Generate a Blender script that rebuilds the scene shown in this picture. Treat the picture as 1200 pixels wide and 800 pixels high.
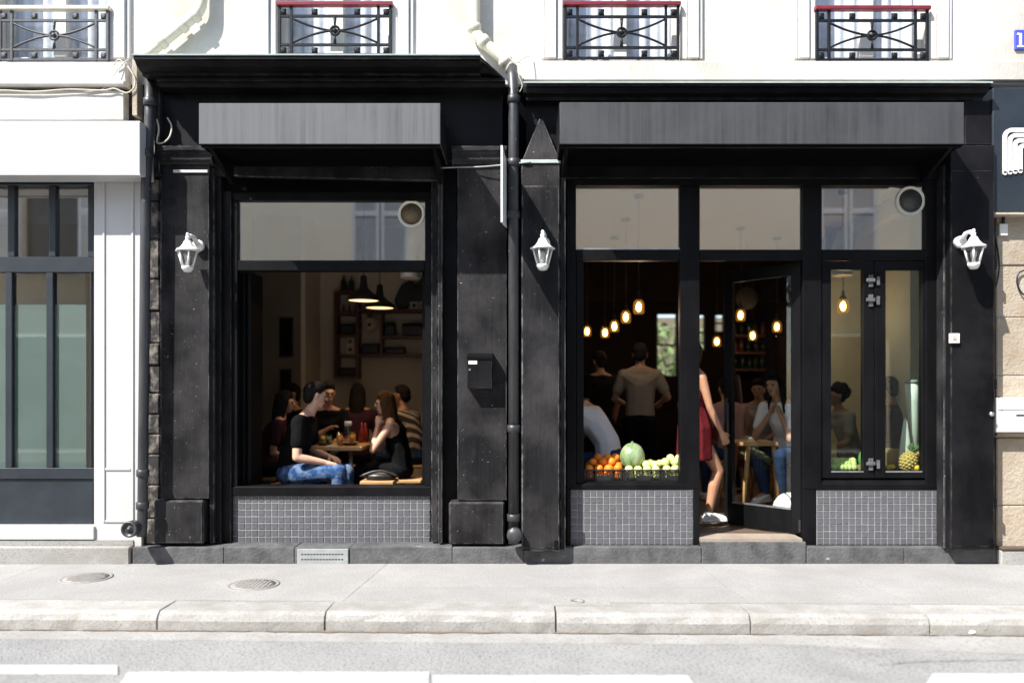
import bpy, bmesh, math, random
from mathutils import Vector, Matrix, Euler
random.seed(7)
R = math.radians
S = bpy.context.scene
COL = S.collection
for o in list(bpy.data.objects):
    bpy.data.objects.remove(o)

# ------------------------------------------------------------------ camera, sky, sun, exposure
D, H, F = 6.4, 1.38, 910.0        # metres from lens to shopfront, eye height, focal length in px of the 1200 px photo
cam_d = bpy.data.cameras.new('camera'); cam = bpy.data.objects.new('camera', cam_d); COL.objects.link(cam)
cam.location = (0, -D, H); cam.rotation_euler = (R(90), 0, 0)
cam_d.sensor_width = 36; cam_d.lens = F / 1200 * 36
cam_d.shift_x = -11 / 1200; cam_d.shift_y = 64 / 1200
cam_d.clip_start = 0.05; cam_d.clip_end = 500
cam_d.dof.use_dof = True; cam_d.dof.focus_distance = D - 0.3; cam_d.dof.aperture_fstop = 0.6
S.camera = cam

SUN = Vector((-1.09, -1.0, 1.64)).normalized()       # towards the sun
elev = math.asin(SUN.z); azim = math.atan2(SUN.x, SUN.y)
W = bpy.data.worlds.new('World'); S.world = W; W.use_nodes = True
nt = W.node_tree; nt.nodes.clear()
sky = nt.nodes.new('ShaderNodeTexSky'); sky.sky_type = 'NISHITA'; sky.sun_disc = False
sky.sun_elevation = elev; sky.sun_rotation = azim % (2 * math.pi)
bg = nt.nodes.new('ShaderNodeBackground'); bg.inputs[1].default_value = 0.115
wo = nt.nodes.new('ShaderNodeOutputWorld')
nt.links.new(sky.outputs[0], bg.inputs[0]); nt.links.new(bg.outputs[0], wo.inputs[0])
sl = bpy.data.lights.new('sun', 'SUN'); sl.energy = 4.6; sl.angle = R(0.5); sl.color = (1, .968, .915)
sun = bpy.data.objects.new('sun', sl); COL.objects.link(sun); sun.location = (-6, -6, 14)
sun.rotation_euler = SUN.to_track_quat('Z', 'Y').to_euler()
S.view_settings.view_transform = 'Standard'; S.view_settings.look = 'None'
S.view_settings.exposure = 1.1; S.view_settings.gamma = 1; S.view_settings.use_curve_mapping = False
S.render.engine = 'CYCLES'
cy = S.cycles; cy.use_denoising = True; cy.max_bounces = 9; cy.diffuse_bounces = 5; cy.glossy_bounces = 4
cy.transparent_max_bounces = 12; cy.sample_clamp_indirect = 6; cy.caustics_reflective = False; cy.caustics_refractive = False

# a point of the place, from where it is seen and how far behind the shopfront plane it stands
def X(px, y=0): return (px - 611) * (D + y) / F
def Z(py, y=0): return H + (464 - py) * (D + y) / F

# ------------------------------------------------------------------ materials
def mat(name, c1, c2=None, scale=6, rough=.6, stretch=(1, 1, 1), bump=0, bscale=40, spec=.5, metal=0, chips=0, chipc=(.55, .54, .5),
        lo=.35, hi=.65, rvar=0, speck=0, speckc=(.1, .1, .1), c3=None, s3=1.5, rand=0, coat=0, cscale=30):
    m = bpy.data.materials.new(name); m.use_nodes = True
    n = m.node_tree; L = n.links; b = n.nodes['Principled BSDF']
    b.inputs['Roughness'].default_value = rough; b.inputs['Metallic'].default_value = metal
    b.inputs['Specular IOR Level'].default_value = spec
    b.inputs['Coat Weight'].default_value = coat
    tc = n.nodes.new('ShaderNodeTexCoord'); mp = n.nodes.new('ShaderNodeMapping'); mp.inputs['Scale'].default_value = stretch
    L.new(tc.outputs['Object'], mp.inputs[0])
    col = None
    def mixc(fac, a, bb):
        mx = n.nodes.new('ShaderNodeMix'); mx.data_type = 'RGBA'
        L.new(fac, mx.inputs[0])
        for i, v in ((6, a), (7, bb)):
            if isinstance(v, tuple): mx.inputs[i].default_value = (*v, 1)
            else: L.new(v, mx.inputs[i])
        return mx.outputs[2]
    def noise(sc, det, vec=None, a=lo, bb=hi):
        t = n.nodes.new('ShaderNodeTexNoise'); t.inputs['Scale'].default_value = sc; t.inputs['Detail'].default_value = det
        t.inputs['Roughness'].default_value = .62
        L.new(vec or mp.outputs[0], t.inputs[0])
        r = n.nodes.new('ShaderNodeMapRange'); r.inputs[1].default_value = a; r.inputs[2].default_value = bb
        L.new(t.outputs[0], r.inputs[0]); return r.outputs[0]
    col = c1
    if c2 is not None: col = mixc(noise(scale, 8), c1, c2)
    if c3 is not None: col = mixc(noise(s3, 5, tc.outputs['Object'], .42, .75), col, c3)
    if speck: col = mixc(noise(speck, 2, tc.outputs['Object'], .5, .72), col, speckc)
    if rand:
        oi = n.nodes.new('ShaderNodeObjectInfo'); hs = n.nodes.new('ShaderNodeHueSaturation')
        r = n.nodes.new('ShaderNodeMapRange'); r.inputs[3].default_value = 1 - rand; r.inputs[4].default_value = 1 + rand
        L.new(oi.outputs['Random'], r.inputs[0]); L.new(r.outputs[0], hs.inputs['Value'])
        if isinstance(col, tuple): hs.inputs['Color'].default_value = (*col, 1)
        else: L.new(col, hs.inputs['Color'])
        col = hs.outputs[0]
    if chips:
        v = noise(cscale, 3, tc.outputs['Object'], .5 + chips, .52 + chips)
        col = mixc(v, col, chipc)
    if isinstance(col, tuple): b.inputs['Base Color'].default_value = (*col, 1)
    else: L.new(col, b.inputs['Base Color'])
    if rvar:
        t = noise(scale * .7, 4); r = n.nodes.new('ShaderNodeMapRange')
        r.inputs[3].default_value = rough - rvar; r.inputs[4].default_value = rough + rvar
        L.new(t, r.inputs[0]); L.new(r.outputs[0], b.inputs['Roughness'])
    if bump:
        t = n.nodes.new('ShaderNodeTexNoise'); t.inputs['Scale'].default_value = bscale; t.inputs['Detail'].default_value = 6
        L.new(mp.outputs[0], t.inputs[0])
        bp = n.nodes.new('ShaderNodeBump'); bp.inputs['Strength'].default_value = bump; bp.inputs['Distance'].default_value = .01
        L.new(t.outputs[0], bp.inputs['Height']); L.new(bp.outputs[0], b.inputs['Normal'])
    return m

def glass(name, tint=(.96, .98, .97), gain=1.0, rough=0.0):
    m = bpy.data.materials.new(name); m.use_nodes = True
    n = m.node_tree; L = n.links; n.nodes.clear()
    tr = n.nodes.new('ShaderNodeBsdfTransparent'); tr.inputs[0].default_value = (*tint, 1)
    gl = n.nodes.new('ShaderNodeBsdfGlossy'); gl.inputs['Roughness'].default_value = rough
    fr = n.nodes.new('ShaderNodeFresnel'); fr.inputs[0].default_value = 1.52
    mu = n.nodes.new('ShaderNodeMath'); mu.operation = 'MULTIPLY'; mu.inputs[1].default_value = gain; mu.use_clamp = True
    mx = n.nodes.new('ShaderNodeMixShader'); out = n.nodes.new('ShaderNodeOutputMaterial')
    ge = n.nodes.new('ShaderNodeNewGeometry'); ir = n.nodes.new('ShaderNodeMapRange'); ir.inputs[3].default_value = 1.52; ir.inputs[4].default_value = 1 / 1.52
    L.new(ge.outputs['Backfacing'], ir.inputs[0]); L.new(ir.outputs[0], fr.inputs[0])
    L.new(fr.outputs[0], mu.inputs[0]); L.new(mu.outputs[0], mx.inputs[0])
    L.new(tr.outputs[0], mx.inputs[1]); L.new(gl.outputs[0], mx.inputs[2]); L.new(mx.outputs[0], out.inputs[0])
    return m

def emit(name, c, s):
    m = bpy.data.materials.new(name); m.use_nodes = True
    n = m.node_tree; n.nodes.clear()
    e = n.nodes.new('ShaderNodeEmission'); e.inputs[0].default_value = (*c, 1); e.inputs[1].default_value = s
    o = n.nodes.new('ShaderNodeOutputMaterial'); n.links.new(e.outputs[0], o.inputs[0]); return m

M = {}
M['black'] = mat('black_paint', (.003, .003, .0036), (.008, .0075, .0085), 3, .5, (1, 1, .35), .25, 25, .12, chips=.27, rvar=.12, c3=(.016, .015, .017), s3=2.2, cscale=60)
M['black_worn'] = mat('worn_black_paint', (.0055, .0053, .006), (.02, .0193, .0208), 11, .55, (1, 1, .12), .4, 40, .1, chips=.212, rvar=.12, c3=(.05, .0475, .049), s3=1.9, cscale=64, lo=.25, hi=.75)
M['black_frame'] = mat('black_frame_paint', (.003, .003, .0036), (.007, .007, .008), 5, .45, (1, 1, .4), .12, 60, .12)
M['shade_black'] = mat('matt_shade_black', (.002, .002, .0024), (.004, .004, .0045), 5, .9, spec=.02)  # shade beneath awnings, at lintel and wall core painted in; emblem disc simply black
def edge_wear(m, radius, c, lo_, hi_):
    n = m.node_tree; L = n.links; b = n.nodes['Principled BSDF']
    bv = n.nodes.new('ShaderNodeBevel'); bv.samples = 4; bv.inputs['Radius'].default_value = radius
    ge = n.nodes.new('ShaderNodeNewGeometry'); dt = n.nodes.new('ShaderNodeVectorMath'); dt.operation = 'DOT_PRODUCT'
    L.new(bv.outputs[0], dt.inputs[0]); L.new(ge.outputs['True Normal'], dt.inputs[1])
    r1 = n.nodes.new('ShaderNodeMapRange'); r1.inputs[1].default_value = .995; r1.inputs[2].default_value = .80
    L.new(dt.outputs['Value'], r1.inputs[0])
    tc = n.nodes.new('ShaderNodeTexCoord'); t = n.nodes.new('ShaderNodeTexNoise'); t.inputs['Scale'].default_value = 11; t.inputs['Detail'].default_value = 7
    L.new(tc.outputs['Object'], t.inputs[0])
    r2 = n.nodes.new('ShaderNodeMapRange'); r2.inputs[1].default_value = lo_; r2.inputs[2].default_value = hi_; L.new(t.outputs[0], r2.inputs[0])
    mu = n.nodes.new('ShaderNodeMath'); mu.operation = 'MULTIPLY'; L.new(r1.outputs[0], mu.inputs[0]); L.new(r2.outputs[0], mu.inputs[1])
    old = b.inputs['Base Color'].links[0].from_socket
    mx = n.nodes.new('ShaderNodeMix'); mx.data_type = 'RGBA'; L.new(mu.outputs[0], mx.inputs[0]); L.new(old, mx.inputs[6]); mx.inputs[7].default_value = (*c, 1)
    L.new(mx.outputs[2], b.inputs['Base Color'])
edge_wear(M['black_worn'], .011, (.30, .295, .29), .42, .62)
edge_wear(M['black'], .008, (.12, .118, .115), .45, .65)
M['awning'] = mat('dusty_awning_metal', (.075, .076, .08), (.135, .137, .143), 26, .6, (1, 1, .035), .15, 30, .3, c3=(.12, .122, .128), s3=2.2, lo=.28, hi=.74, chips=.25, cscale=60)
M['awning2'] = mat('dusty_dark_awning_metal', (.031, .031, .034), (.064, .065, .069), 26, .6, (1, 1, .035), .15, 30, .3, c3=(.065, .066, .07), s3=1.9, lo=.28, hi=.76, chips=.25, cscale=60)
M['flash'] = mat('verdigris_flashing', (.36, .43, .40), (.5, .55, .52), 9, .6)
M['white_wall'] = mat('white_render', (.66, .645, .615), (.58, .56, .52), 3, .85, (1, 1, .3), .35, 60, .3, c3=(.42, .38, .32), s3=1.3)
M['white_trim'] = mat('white_trim_paint', (.66, .65, .62), (.58, .565, .53), 3, .7, bump=.12, bscale=50, spec=.3)
M['white_gloss'] = mat('white_shop_paint', (.54, .533, .527), (.49, .484, .477), 2.5, .45, (1, 1, .3), .08, 20, c3=(.5, .49, .475), s3=1.2)
M['slate'] = mat('slate_blue_paint', (.014, .019, .026), (.022, .029, .037), 4, .4, bump=.08, bscale=50)
M['beige_stone'] = mat('beige_limestone', (.38, .32, .245), (.46, .405, .33), 4, .9, bump=.8, bscale=45, spec=.2, c3=(.34, .26, .18), s3=3.6, rand=.08)
M['dirty_stone'] = mat('black_stained_stone', (.02, .018, .018), (.22, .19, .16), 14, .7, (1, 1, .7), 1.0, 22, .4, lo=.48, hi=.66)
M['granite'] = mat('dark_granite', (.06, .06, .0615), (.105, .105, .107), 9, .85, bump=.7, bscale=40, spec=.2, c3=(.14, .14, .14), s3=5, rand=.06, chips=.2, chipc=(.36, .36, .35), cscale=9)
M['pavement'] = mat('pale_pavement_asphalt', (.305, .298, .289), (.35, .342, .331), 2.2, .9, bump=.5, bscale=110, spec=.2, speck=62, speckc=(.225, .222, .217), c3=(.275, .266, .255), s3=1.3, rand=.05, chips=.2, chipc=(.2, .196, .19), cscale=18, hi=.6)
M['joint'] = mat('dark_joint_dirt', (.2, .19, .175), (.27, .255, .23), 20, .95)
M['kerb'] = mat('pale_granite_kerb', (.37, .361, .346), (.325, .316, .30), 5, .85, bump=.35, bscale=60, spec=.25, speck=70, speckc=(.24, .232, .22), c3=(.275, .257, .233), s3=5, rand=.08)
M['road'] = mat('worn_asphalt', (.245, .244, .242), (.305, .303, .299), 2.5, .92, bump=.9, bscale=90, spec=.2, speck=52, speckc=(.125, .125, .124), c3=(.33, .326, .318), s3=.8, chips=.235, chipc=(.6, .6, .59), cscale=38)
M['gutter'] = mat('gutter_cement', (.315, .308, .297), (.36, .352, .34), 4, .9, bump=.5, bscale=90, spec=.2, speck=60, speckc=(.22, .213, .203), c3=(.25, .235, .215), s3=2.4)
M['marking'] = mat('road_paint', (.46, .46, .452), (.39, .39, .382), 9, .85, bump=.5, bscale=90, chips=.11, chipc=(.33, .33, .32), cscale=16, c3=(.38, .375, .365), s3=4)
M['iron'] = mat('cast_iron', (.25, .235, .22), (.32, .305, .29), 30, .6, bump=.7, bscale=120, spec=.3)
M['zinc'] = mat('grey_zinc', (.27, .285, .285), (.34, .355, .355), 12, .55, metal=.1, bump=.1)
M['rail'] = mat('black_iron_paint', (.006, .007, .009), (.013, .015, .018), 30, .45, spec=.2, bump=.1, bscale=60)
M['rail_grey'] = mat('grey_iron_paint', (.025, .028, .033), (.05, .054, .06), 30, .5, bump=.1, bscale=60)
M['red'] = mat('dark_red_wood_paint', (.22, .018, .028), (.16, .012, .02), 12, .4)
M['pipe_white'] = mat('cream_pipe_paint', (.7, .66, .56), (.6, .54, .43), 6, .55, bump=.1, bscale=40)
M['pipe_black'] = mat('black_pipe_paint', (.018, .019, .021), (.055, .055, .06), 6, .42, (1, 1, .3), .2, 40, chips=.2)
M['tile'] = mat('grey_mosaic_tile', (.086, .086, .095), (.118, .118, .129), 14, .38, bump=.06, bscale=50, spec=.45, rand=.07)
M['grout'] = mat('pale_grout', (.255, .255, .262), (.315, .315, .32), 20, .9)
M['glass_green'] = glass('green_tinted_glass', (.88, .95, .91), 1.0)
M['lamp_white'] = mat('white_enamel', (.8, .8, .78), (.74, .74, .72), 12, .35)
M['lamp_glass'] = glass('lantern_glass', (.86, .87, .84), 1.6)
M['glass'] = glass('window_glass', (.97, .985, .975), 1.3)
M['glass_transom'] = glass('coated_transom_glass', (.985, .98, .965), 9.0)
M['glass_up'] = glass('upper_window_glass', (.95, .96, .97), .9)
M['film'] = mat('green_frosted_film', (.125, .165, .15), (.145, .19, .175), 2, .5, spec=.3)
M['curtain'] = mat('sheer_curtain', (.70, .72, .76), (.78, .8, .83), 5, .9)
M['ceiling'] = mat('ceiling_paint', (.84, .81, .76), (.81, .78, .73), 3, .9)
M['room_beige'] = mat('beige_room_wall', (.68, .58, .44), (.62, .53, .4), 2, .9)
M['room_cream'] = mat('cream_room_wall', (.50, .475, .39), (.45, .43, .35), 2, .9)
M['partition'] = mat('dim_partition_paint', (.2, .165, .12), (.17, .14, .10), 2, .9)
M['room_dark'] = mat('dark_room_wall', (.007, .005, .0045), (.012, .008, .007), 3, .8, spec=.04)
M['floor'] = mat('worn_floor_boards', (.075, .05, .035), (.13, .09, .065), 3, .6, (1, 8, 1), .2, 20)
M['threshold'] = mat('sandy_threshold_stone', (.25, .2, .16), (.33, .27, .215), 7, .75, bump=.3, bscale=50)
M['wood'] = mat('honey_wood', (.42, .235, .095), (.52, .30, .13), 5, .45, (1, 8, 8), .1, 20)
M['wood_dark'] = mat('reddish_dark_wood', (.085, .024, .016), (.12, .036, .024), 5, .45, (1, 1, 6))
M['steel'] = mat('brushed_steel', (.6, .6, .6), (.5, .5, .5), 20, .35, metal=.9)
M['latch'] = mat('worn_grey_latch', (.07, .07, .073), (.13, .13, .135), 30, .5)
M['dark'] = mat('black_plastic', (.012, .012, .013), (.02, .02, .021), 12, .4, bump=.1)
M['matte_black'] = mat('matte_black_metal', (.01, .01, .01), (.016, .015, .015), 8, .6)
M['bulb'] = emit('warm_filament', (1.0, .50, .13), 22)
M['shade_in'] = emit('lit_shade_inside', (1.0, .62, .26), 1.5)
M['jar'] = emit('glowing_amber_jar', (1.0, .42, .08), .55)  # the bulb's amber glow is put into the jar glass as emission
_n = M['jar'].node_tree; _o = [q for q in _n.nodes if q.type == 'OUTPUT_MATERIAL'][0]; _e = [q for q in _n.nodes if q.type == 'EMISSION'][0]
_t = _n.nodes.new('ShaderNodeBsdfTransparent'); _t.inputs[0].default_value = (1, .82, .55, 1); _m = _n.nodes.new('ShaderNodeMixShader'); _m.inputs[0].default_value = .16
_n.links.new(_t.outputs[0], _m.inputs[1]); _n.links.new(_e.outputs[0], _m.inputs[2]); _n.links.new(_m.outputs[0], _o.inputs[0])
M['duct'] = mat('grey_duct_metal', (.45, .42, .37), (.52, .49, .43), 8, .5, metal=.3)
M['duct_white'] = mat('white_duct_ring', (.8, .77, .68), (.74, .71, .62), 8, .5)
M['duct_in'] = mat('brown_mesh', (.15, .11, .07), (.22, .16, .10), 60, .8)
M['duct_grey'] = mat('grey_mesh', (.07, .07, .07), (.1, .1, .1), 60, .8)
M['skin'] = mat('light_skin', (.56, .32, .22), (.60, .355, .255), 8, .5, bump=.04, bscale=60)
M['skin2'] = mat('tan_skin', (.40, .20, .115), (.44, .23, .135), 8, .5, bump=.04, bscale=60)
M['skin3'] = mat('warm_brown_skin', (.32, .165, .10), (.36, .19, .12), 8, .5, bump=.04, bscale=60)
def hair(n, a, b): return mat(n, a, b, 40, .85, (1, 1, .12), .6, 60, .03)
M['hair_black'] = hair('black_hair', (.008, .007, .007), (.02, .016, .014))
M['hair_brown'] = hair('brown_hair', (.045, .022, .012), (.09, .045, .022))
M['hair_ombre'] = hair('light_brown_hair', (.045, .021, .010), (.10, .05, .02))
def cloth(n, a, b, **k): return mat(n, a, b, 6, .95, bump=1.0, bscale=14, spec=.04, **k)
M['tee_black'] = cloth('black_cotton', (.005, .005, .0055), (.010, .010, .0105))
M['tee_white'] = cloth('white_cotton', (.72, .71, .7), (.78, .77, .76))
M['tee_tan'] = cloth('sand_cotton', (.30, .25, .19), (.25, .205, .155))
M['tee_pink'] = cloth('dusty_pink_cotton', (.42, .25, .235), (.36, .21, .2))
M['tee_dark'] = cloth('plum_black_cotton', (.03, .012, .018), (.045, .018, .026))
M['tee_pale'] = cloth('cream_cotton', (.36, .34, .295), (.3, .28, .24))
M['dress_red'] = cloth('brick_red_cotton', (.115, .0135, .017), (.09, .011, .014))
M['denim'] = cloth('navy_denim', (.02, .035, .075), (.035, .06, .12))
M['denim_wash'] = mat('bleached_blue_denim', (.014, .042, .125), (.03, .08, .2), 14, .9, bump=.8, bscale=26, spec=.05, c3=(.2, .26, .36), s3=15)
def stripes(n, a, b, f):
    m = mat(n, a, None, rough=.9); t = m.node_tree; bs = t.nodes['Principled BSDF']
    tc = t.nodes.new('ShaderNodeTexCoord'); w = t.nodes.new('ShaderNodeTexWave'); w.bands_direction = 'DIAGONAL'
    w.inputs['Scale'].default_value = f; r = t.nodes.new('ShaderNodeValToRGB'); r.color_ramp.interpolation = 'CONSTANT'
    r.color_ramp.elements[0].color = (*a, 1); r.color_ramp.elements[1].position = .62; r.color_ramp.elements[1].color = (*b, 1)
    t.links.new(tc.outputs['Object'], w.inputs[0]); t.links.new(w.outputs[0], r.inputs[0]); t.links.new(r.outputs[0], bs.inputs['Base Color'])
    return m
M['striped'] = stripes('striped_cotton', (.03, .018, .016), (.36, .29, .22), 4.5)
M['shoe'] = mat('white_canvas', (.74, .73, .71), (.66, .65, .63), 20, .7, bump=.2)
M['eye'] = mat('dark_eye', (.03, .02, .016), None, rough=.2)
M['lip'] = mat('lip_skin', (.36, .12, .10), None, rough=.5)
M['orange'] = mat('orange_peel', (.9, .26, .012), (.82, .2, .01), 8, .45, bump=.4, bscale=260, rand=.1)
M['lime'] = mat('pale_lime_peel', (.62, .68, .2), (.72, .74, .32), 10, .42, bump=.25, bscale=160, rand=.22)
M['lemon'] = mat('lemon_peel', (.82, .50, .03), (.75, .42, .02), 10, .42, bump=.3, bscale=180, rand=.1)
M['melon'] = mat('melon_rind', (.06, .15, .035), (.33, .42, .24), 12, .35, (1.0, 1.0, .22), .1, 40, c3=(.46, .5, .27), s3=7, spec=.6)
M['mango'] = mat('green_mango', (.10, .30, .08), (.2, .36, .1), 5, .4)
M['pineapple'] = mat('pineapple_skin', (.46, .27, .06), (.60, .40, .13), 26, .6, bump=.3, bscale=70)
M['leaf'] = mat('grey_green_leaf', (.10, .17, .07), (.2, .27, .13), 9, .5)
M['nut'] = mat('brown_nut', (.34, .22, .11), (.26, .16, .07), 20, .6, rand=.2)
M['juice'] = mat('orange_juice', (.85, .33, .02), None, rough=.2)
M['ceramic'] = mat('dark_glazed_plate', (.02, .02, .022), None, rough=.25)
M['paper'] = mat('white_paper', (.8, .79, .76), (.75, .74, .71), 4, .7)
M['bottle_glass'] = mat('dark_green_bottle', (.012, .028, .014), None, rough=.12, spec=.6)
M['clear'] = glass('clear_drinking_glass', (.93, .95, .95), 2.0)
M['sauce'] = mat('red_sauce', (.25, .02, .012), None, rough=.25)
M['cream_obj'] = mat('aged_cream_plastic', (.48, .40, .28), (.42, .35, .24), 9, .5)
M['blue_plate'] = mat('blue_enamel', (.055, .075, .42), (.07, .09, .46), 9, .3)
M['cable_white'] = mat('cream_cable', (.6, .55, .45), (.5, .45, .36), 9, .6)
M['stain_white'] = mat('white_switch_plastic', (.75, .74, .70), (.68, .67, .63), 9, .5)
M['shutter'] = mat('white_shutter_paint', (.72, .72, .71), (.66, .66, .65), 6, .6)
M['cream_wall'] = mat('cream_render', (.88, .77, .60), (.84, .73, .56), 2, .9, bump=.2)
M['foliage'] = mat('courtyard_leaves', (.08, .15, .04), (.2, .28, .1), 14, .6)
M['bag_pink'] = cloth('wine_red_fabric', (.12, .03, .035), (.09, .022, .028))

# ------------------------------------------------------------------ mesh helpers
def wloc(o):
    p = Vector((0, 0, 0))
    while o: p += o.location; o = o.parent
    return p

class MB:
    def __init__(s): s.v = []; s.f = []; s.sm = []
    def add(s, v, f, smooth=False):
        b = len(s.v); s.v += [Vector(p) for p in v]; s.f += [tuple(i + b for i in q) for q in f]; s.sm += [smooth] * len(f); return s
    def box(s, x0, x1, y0, y1, z0, z1):
        x0, x1 = sorted((x0, x1)); y0, y1 = sorted((y0, y1)); z0, z1 = sorted((z0, z1))
        return s.add([(x0, y0, z0), (x1, y0, z0), (x1, y1, z0), (x0, y1, z0), (x0, y0, z1), (x1, y0, z1), (x1, y1, z1), (x0, y1, z1)],
                     [(0, 3, 2, 1), (4, 5, 6, 7), (0, 1, 5, 4), (1, 2, 6, 5), (2, 3, 7, 6), (3, 0, 4, 7)])
    def pbox(s, px0, px1, py0, py1, y, dep):
        return s.box(X(px0, y), X(px1, y), y, y + dep, Z(py1, y), Z(py0, y))
    def prism(s, prof, x0, x1):       # profile of (y, z), swept along x
        n = len(prof); v = [(x0, *p) for p in prof] + [(x1, *p) for p in prof]
        return s.add(v, [(i, (i + 1) % n, (i + 1) % n + n, i + n) for i in range(n)] + [tuple(range(n))[::-1], tuple(range(n, 2 * n))])
    def poly(s, pts, y0, y1):         # outline of (x, z), given thickness along y
        n = len(pts); v = [(x, y0, z) for x, z in pts] + [(x, y1, z) for x, z in pts]
        return s.add(v, [(i, (i + 1) % n, (i + 1) % n + n, i + n) for i in range(n)] + [tuple(range(n))[::-1], tuple(range(n, 2 * n))])
    def tube(s, path, r, n=10, cap=True):
        path = [Vector(p) for p in path]; rs = r if isinstance(r, (list, tuple)) else [r] * len(path)
        v = []; up = None
        for i, p in enumerate(path):
            t = (path[min(i + 1, len(path) - 1)] - path[max(i - 1, 0)]).normalized()
            if up is None or abs(up.dot(t)) > .95:
                up = Vector((0, 0, 1)) if abs(t.z) < .9 else Vector((1, 0, 0))
            a = t.cross(up).normalized(); b = a.cross(t).normalized(); up = b
            for k in range(n):
                q = 2 * math.pi * k / n; v.append(p + rs[i] * (math.cos(q) * a + math.sin(q) * b))
        f = []
        for i in range(len(path) - 1):
            for k in range(n):
                f.append((i * n + k, i * n + (k + 1) % n, (i + 1) * n + (k + 1) % n, (i + 1) * n + k))
        s.add(v, f, True)
        if cap:
            b = len(s.v) - len(v)
            s.f += [tuple(b + k for k in range(n))[::-1], tuple(b + (len(path) - 1) * n + k for k in range(n))]; s.sm += [False, False]
        return s
    def lathe(s, prof, c=(0, 0, 0), n=20, axis='z', sx=1, sy=1, cap=True):   # profile of (r, h)
        v = []; f = []; c = Vector(c)
        for r, h in prof:
            for k in range(n):
                a = 2 * math.pi * k / n; p = (r * math.cos(a) * sx, r * math.sin(a) * sy, h)
                if axis == 'y': p = (p[0], p[2], p[1])
                if axis == 'x': p = (p[2], p[0], p[1])
                v.append(c + Vector(p))
        for i in range(len(prof) - 1):
            for k in range(n):
                f.append((i * n + k, i * n + (k + 1) % n, (i + 1) * n + (k + 1) % n, (i + 1) * n + k))
        s.add(v, f, True)
        b = len(s.v) - len(v)
        if not cap: return s
        if prof[0][0] > 1e-5: s.f.append(tuple(b + k for k in range(n))[::-1]); s.sm.append(False)
        if prof[-1][0] > 1e-5: s.f.append(tuple(b + (len(prof) - 1) * n + k for k in range(n))); s.sm.append(False)
        return s
    def ball(s, c, r, n=12, m=8):
        rx, ry, rz = r if isinstance(r, (tuple, list)) else (r, r, r)
        v = [(c[0], c[1], c[2] - rz)]; f = []
        for i in range(1, m):
            t = math.pi * i / m
            for k in range(n):
                a = 2 * math.pi * k / n; v.append((c[0] + rx * math.sin(t) * math.cos(a), c[1] + ry * math.sin(t) * math.sin(a), c[2] - rz * math.cos(t)))
        v.append((c[0], c[1], c[2] + rz)); e = len(v) - 1
        for k in range(n):
            f.append((0, 1 + (k + 1) % n, 1 + k)); f.append((e, e - n + k, e - n + (k + 1) % n))
        for i in range(m - 2):
            for k in range(n):
                a = 1 + i * n + k; b = 1 + i * n + (k + 1) % n; f.append((a, b, b + n, a + n))
        return s.add(v, f, True)
    def rot(s, ang, axis, c):
        m = Matrix.Translation(c) @ Matrix.Rotation(ang, 4, axis) @ Matrix.Translation(-Vector(c)); s.v = [m @ p for p in s.v]; return s
    def build(s, name, m, parent=None, bevel=0, seg=1, origin=None):
        if parent is not None: org = wloc(parent); loc = Vector((0, 0, 0))
        else:
            if origin is None:
                xs = [p.x for p in s.v]; ys = [p.y for p in s.v]
                origin = ((min(xs) + max(xs)) / 2, (min(ys) + max(ys)) / 2, min(p.z for p in s.v))
            org = Vector(origin); loc = org
        me = bpy.data.meshes.new(name); me.from_pydata([p - org for p in s.v], [], s.f)
        me.materials.append(M[m] if isinstance(m, str) else m)
        bm = bmesh.new(); bm.from_mesh(me); bmesh.ops.recalc_face_normals(bm, faces=bm.faces); bm.to_mesh(me); bm.free()
        me.polygons.foreach_set('use_smooth', s.sm); me.update()
        o = bpy.data.objects.new(name, me); COL.objects.link(o); o.location = loc; o.parent = parent
        if bevel:
            b = o.modifiers.new('bevel', 'BEVEL'); b.width = bevel; b.segments = seg; b.limit_method = 'ANGLE'; b.angle_limit = R(50)
        return o

def tag(o, label, cat, group=None):
    o['label'] = label; o['category'] = cat
    if group: o['group'] = group
    return o
def struct(o): o['kind'] = 'structure'; return o
def stuff(o): o['kind'] = 'stuff'; return o
def thing(name, loc, label, cat, group=None):
    o = bpy.data.objects.new(name, None); COL.objects.link(o); o.location = loc; o.empty_display_size = .1
    return tag(o, label, cat, group)
def copy_tree(o, parent=None):
    c = o.copy(); COL.objects.link(c); c.parent = parent
    for ch in list(o.children): copy_tree(ch, c)
    return c
def pb(name, m, parent, px0, px1, py0, py1, y, dep, bevel=.004):
    return MB().pbox(px0, px1, py0, py1, y, dep).build(name, m, parent, bevel)

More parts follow.
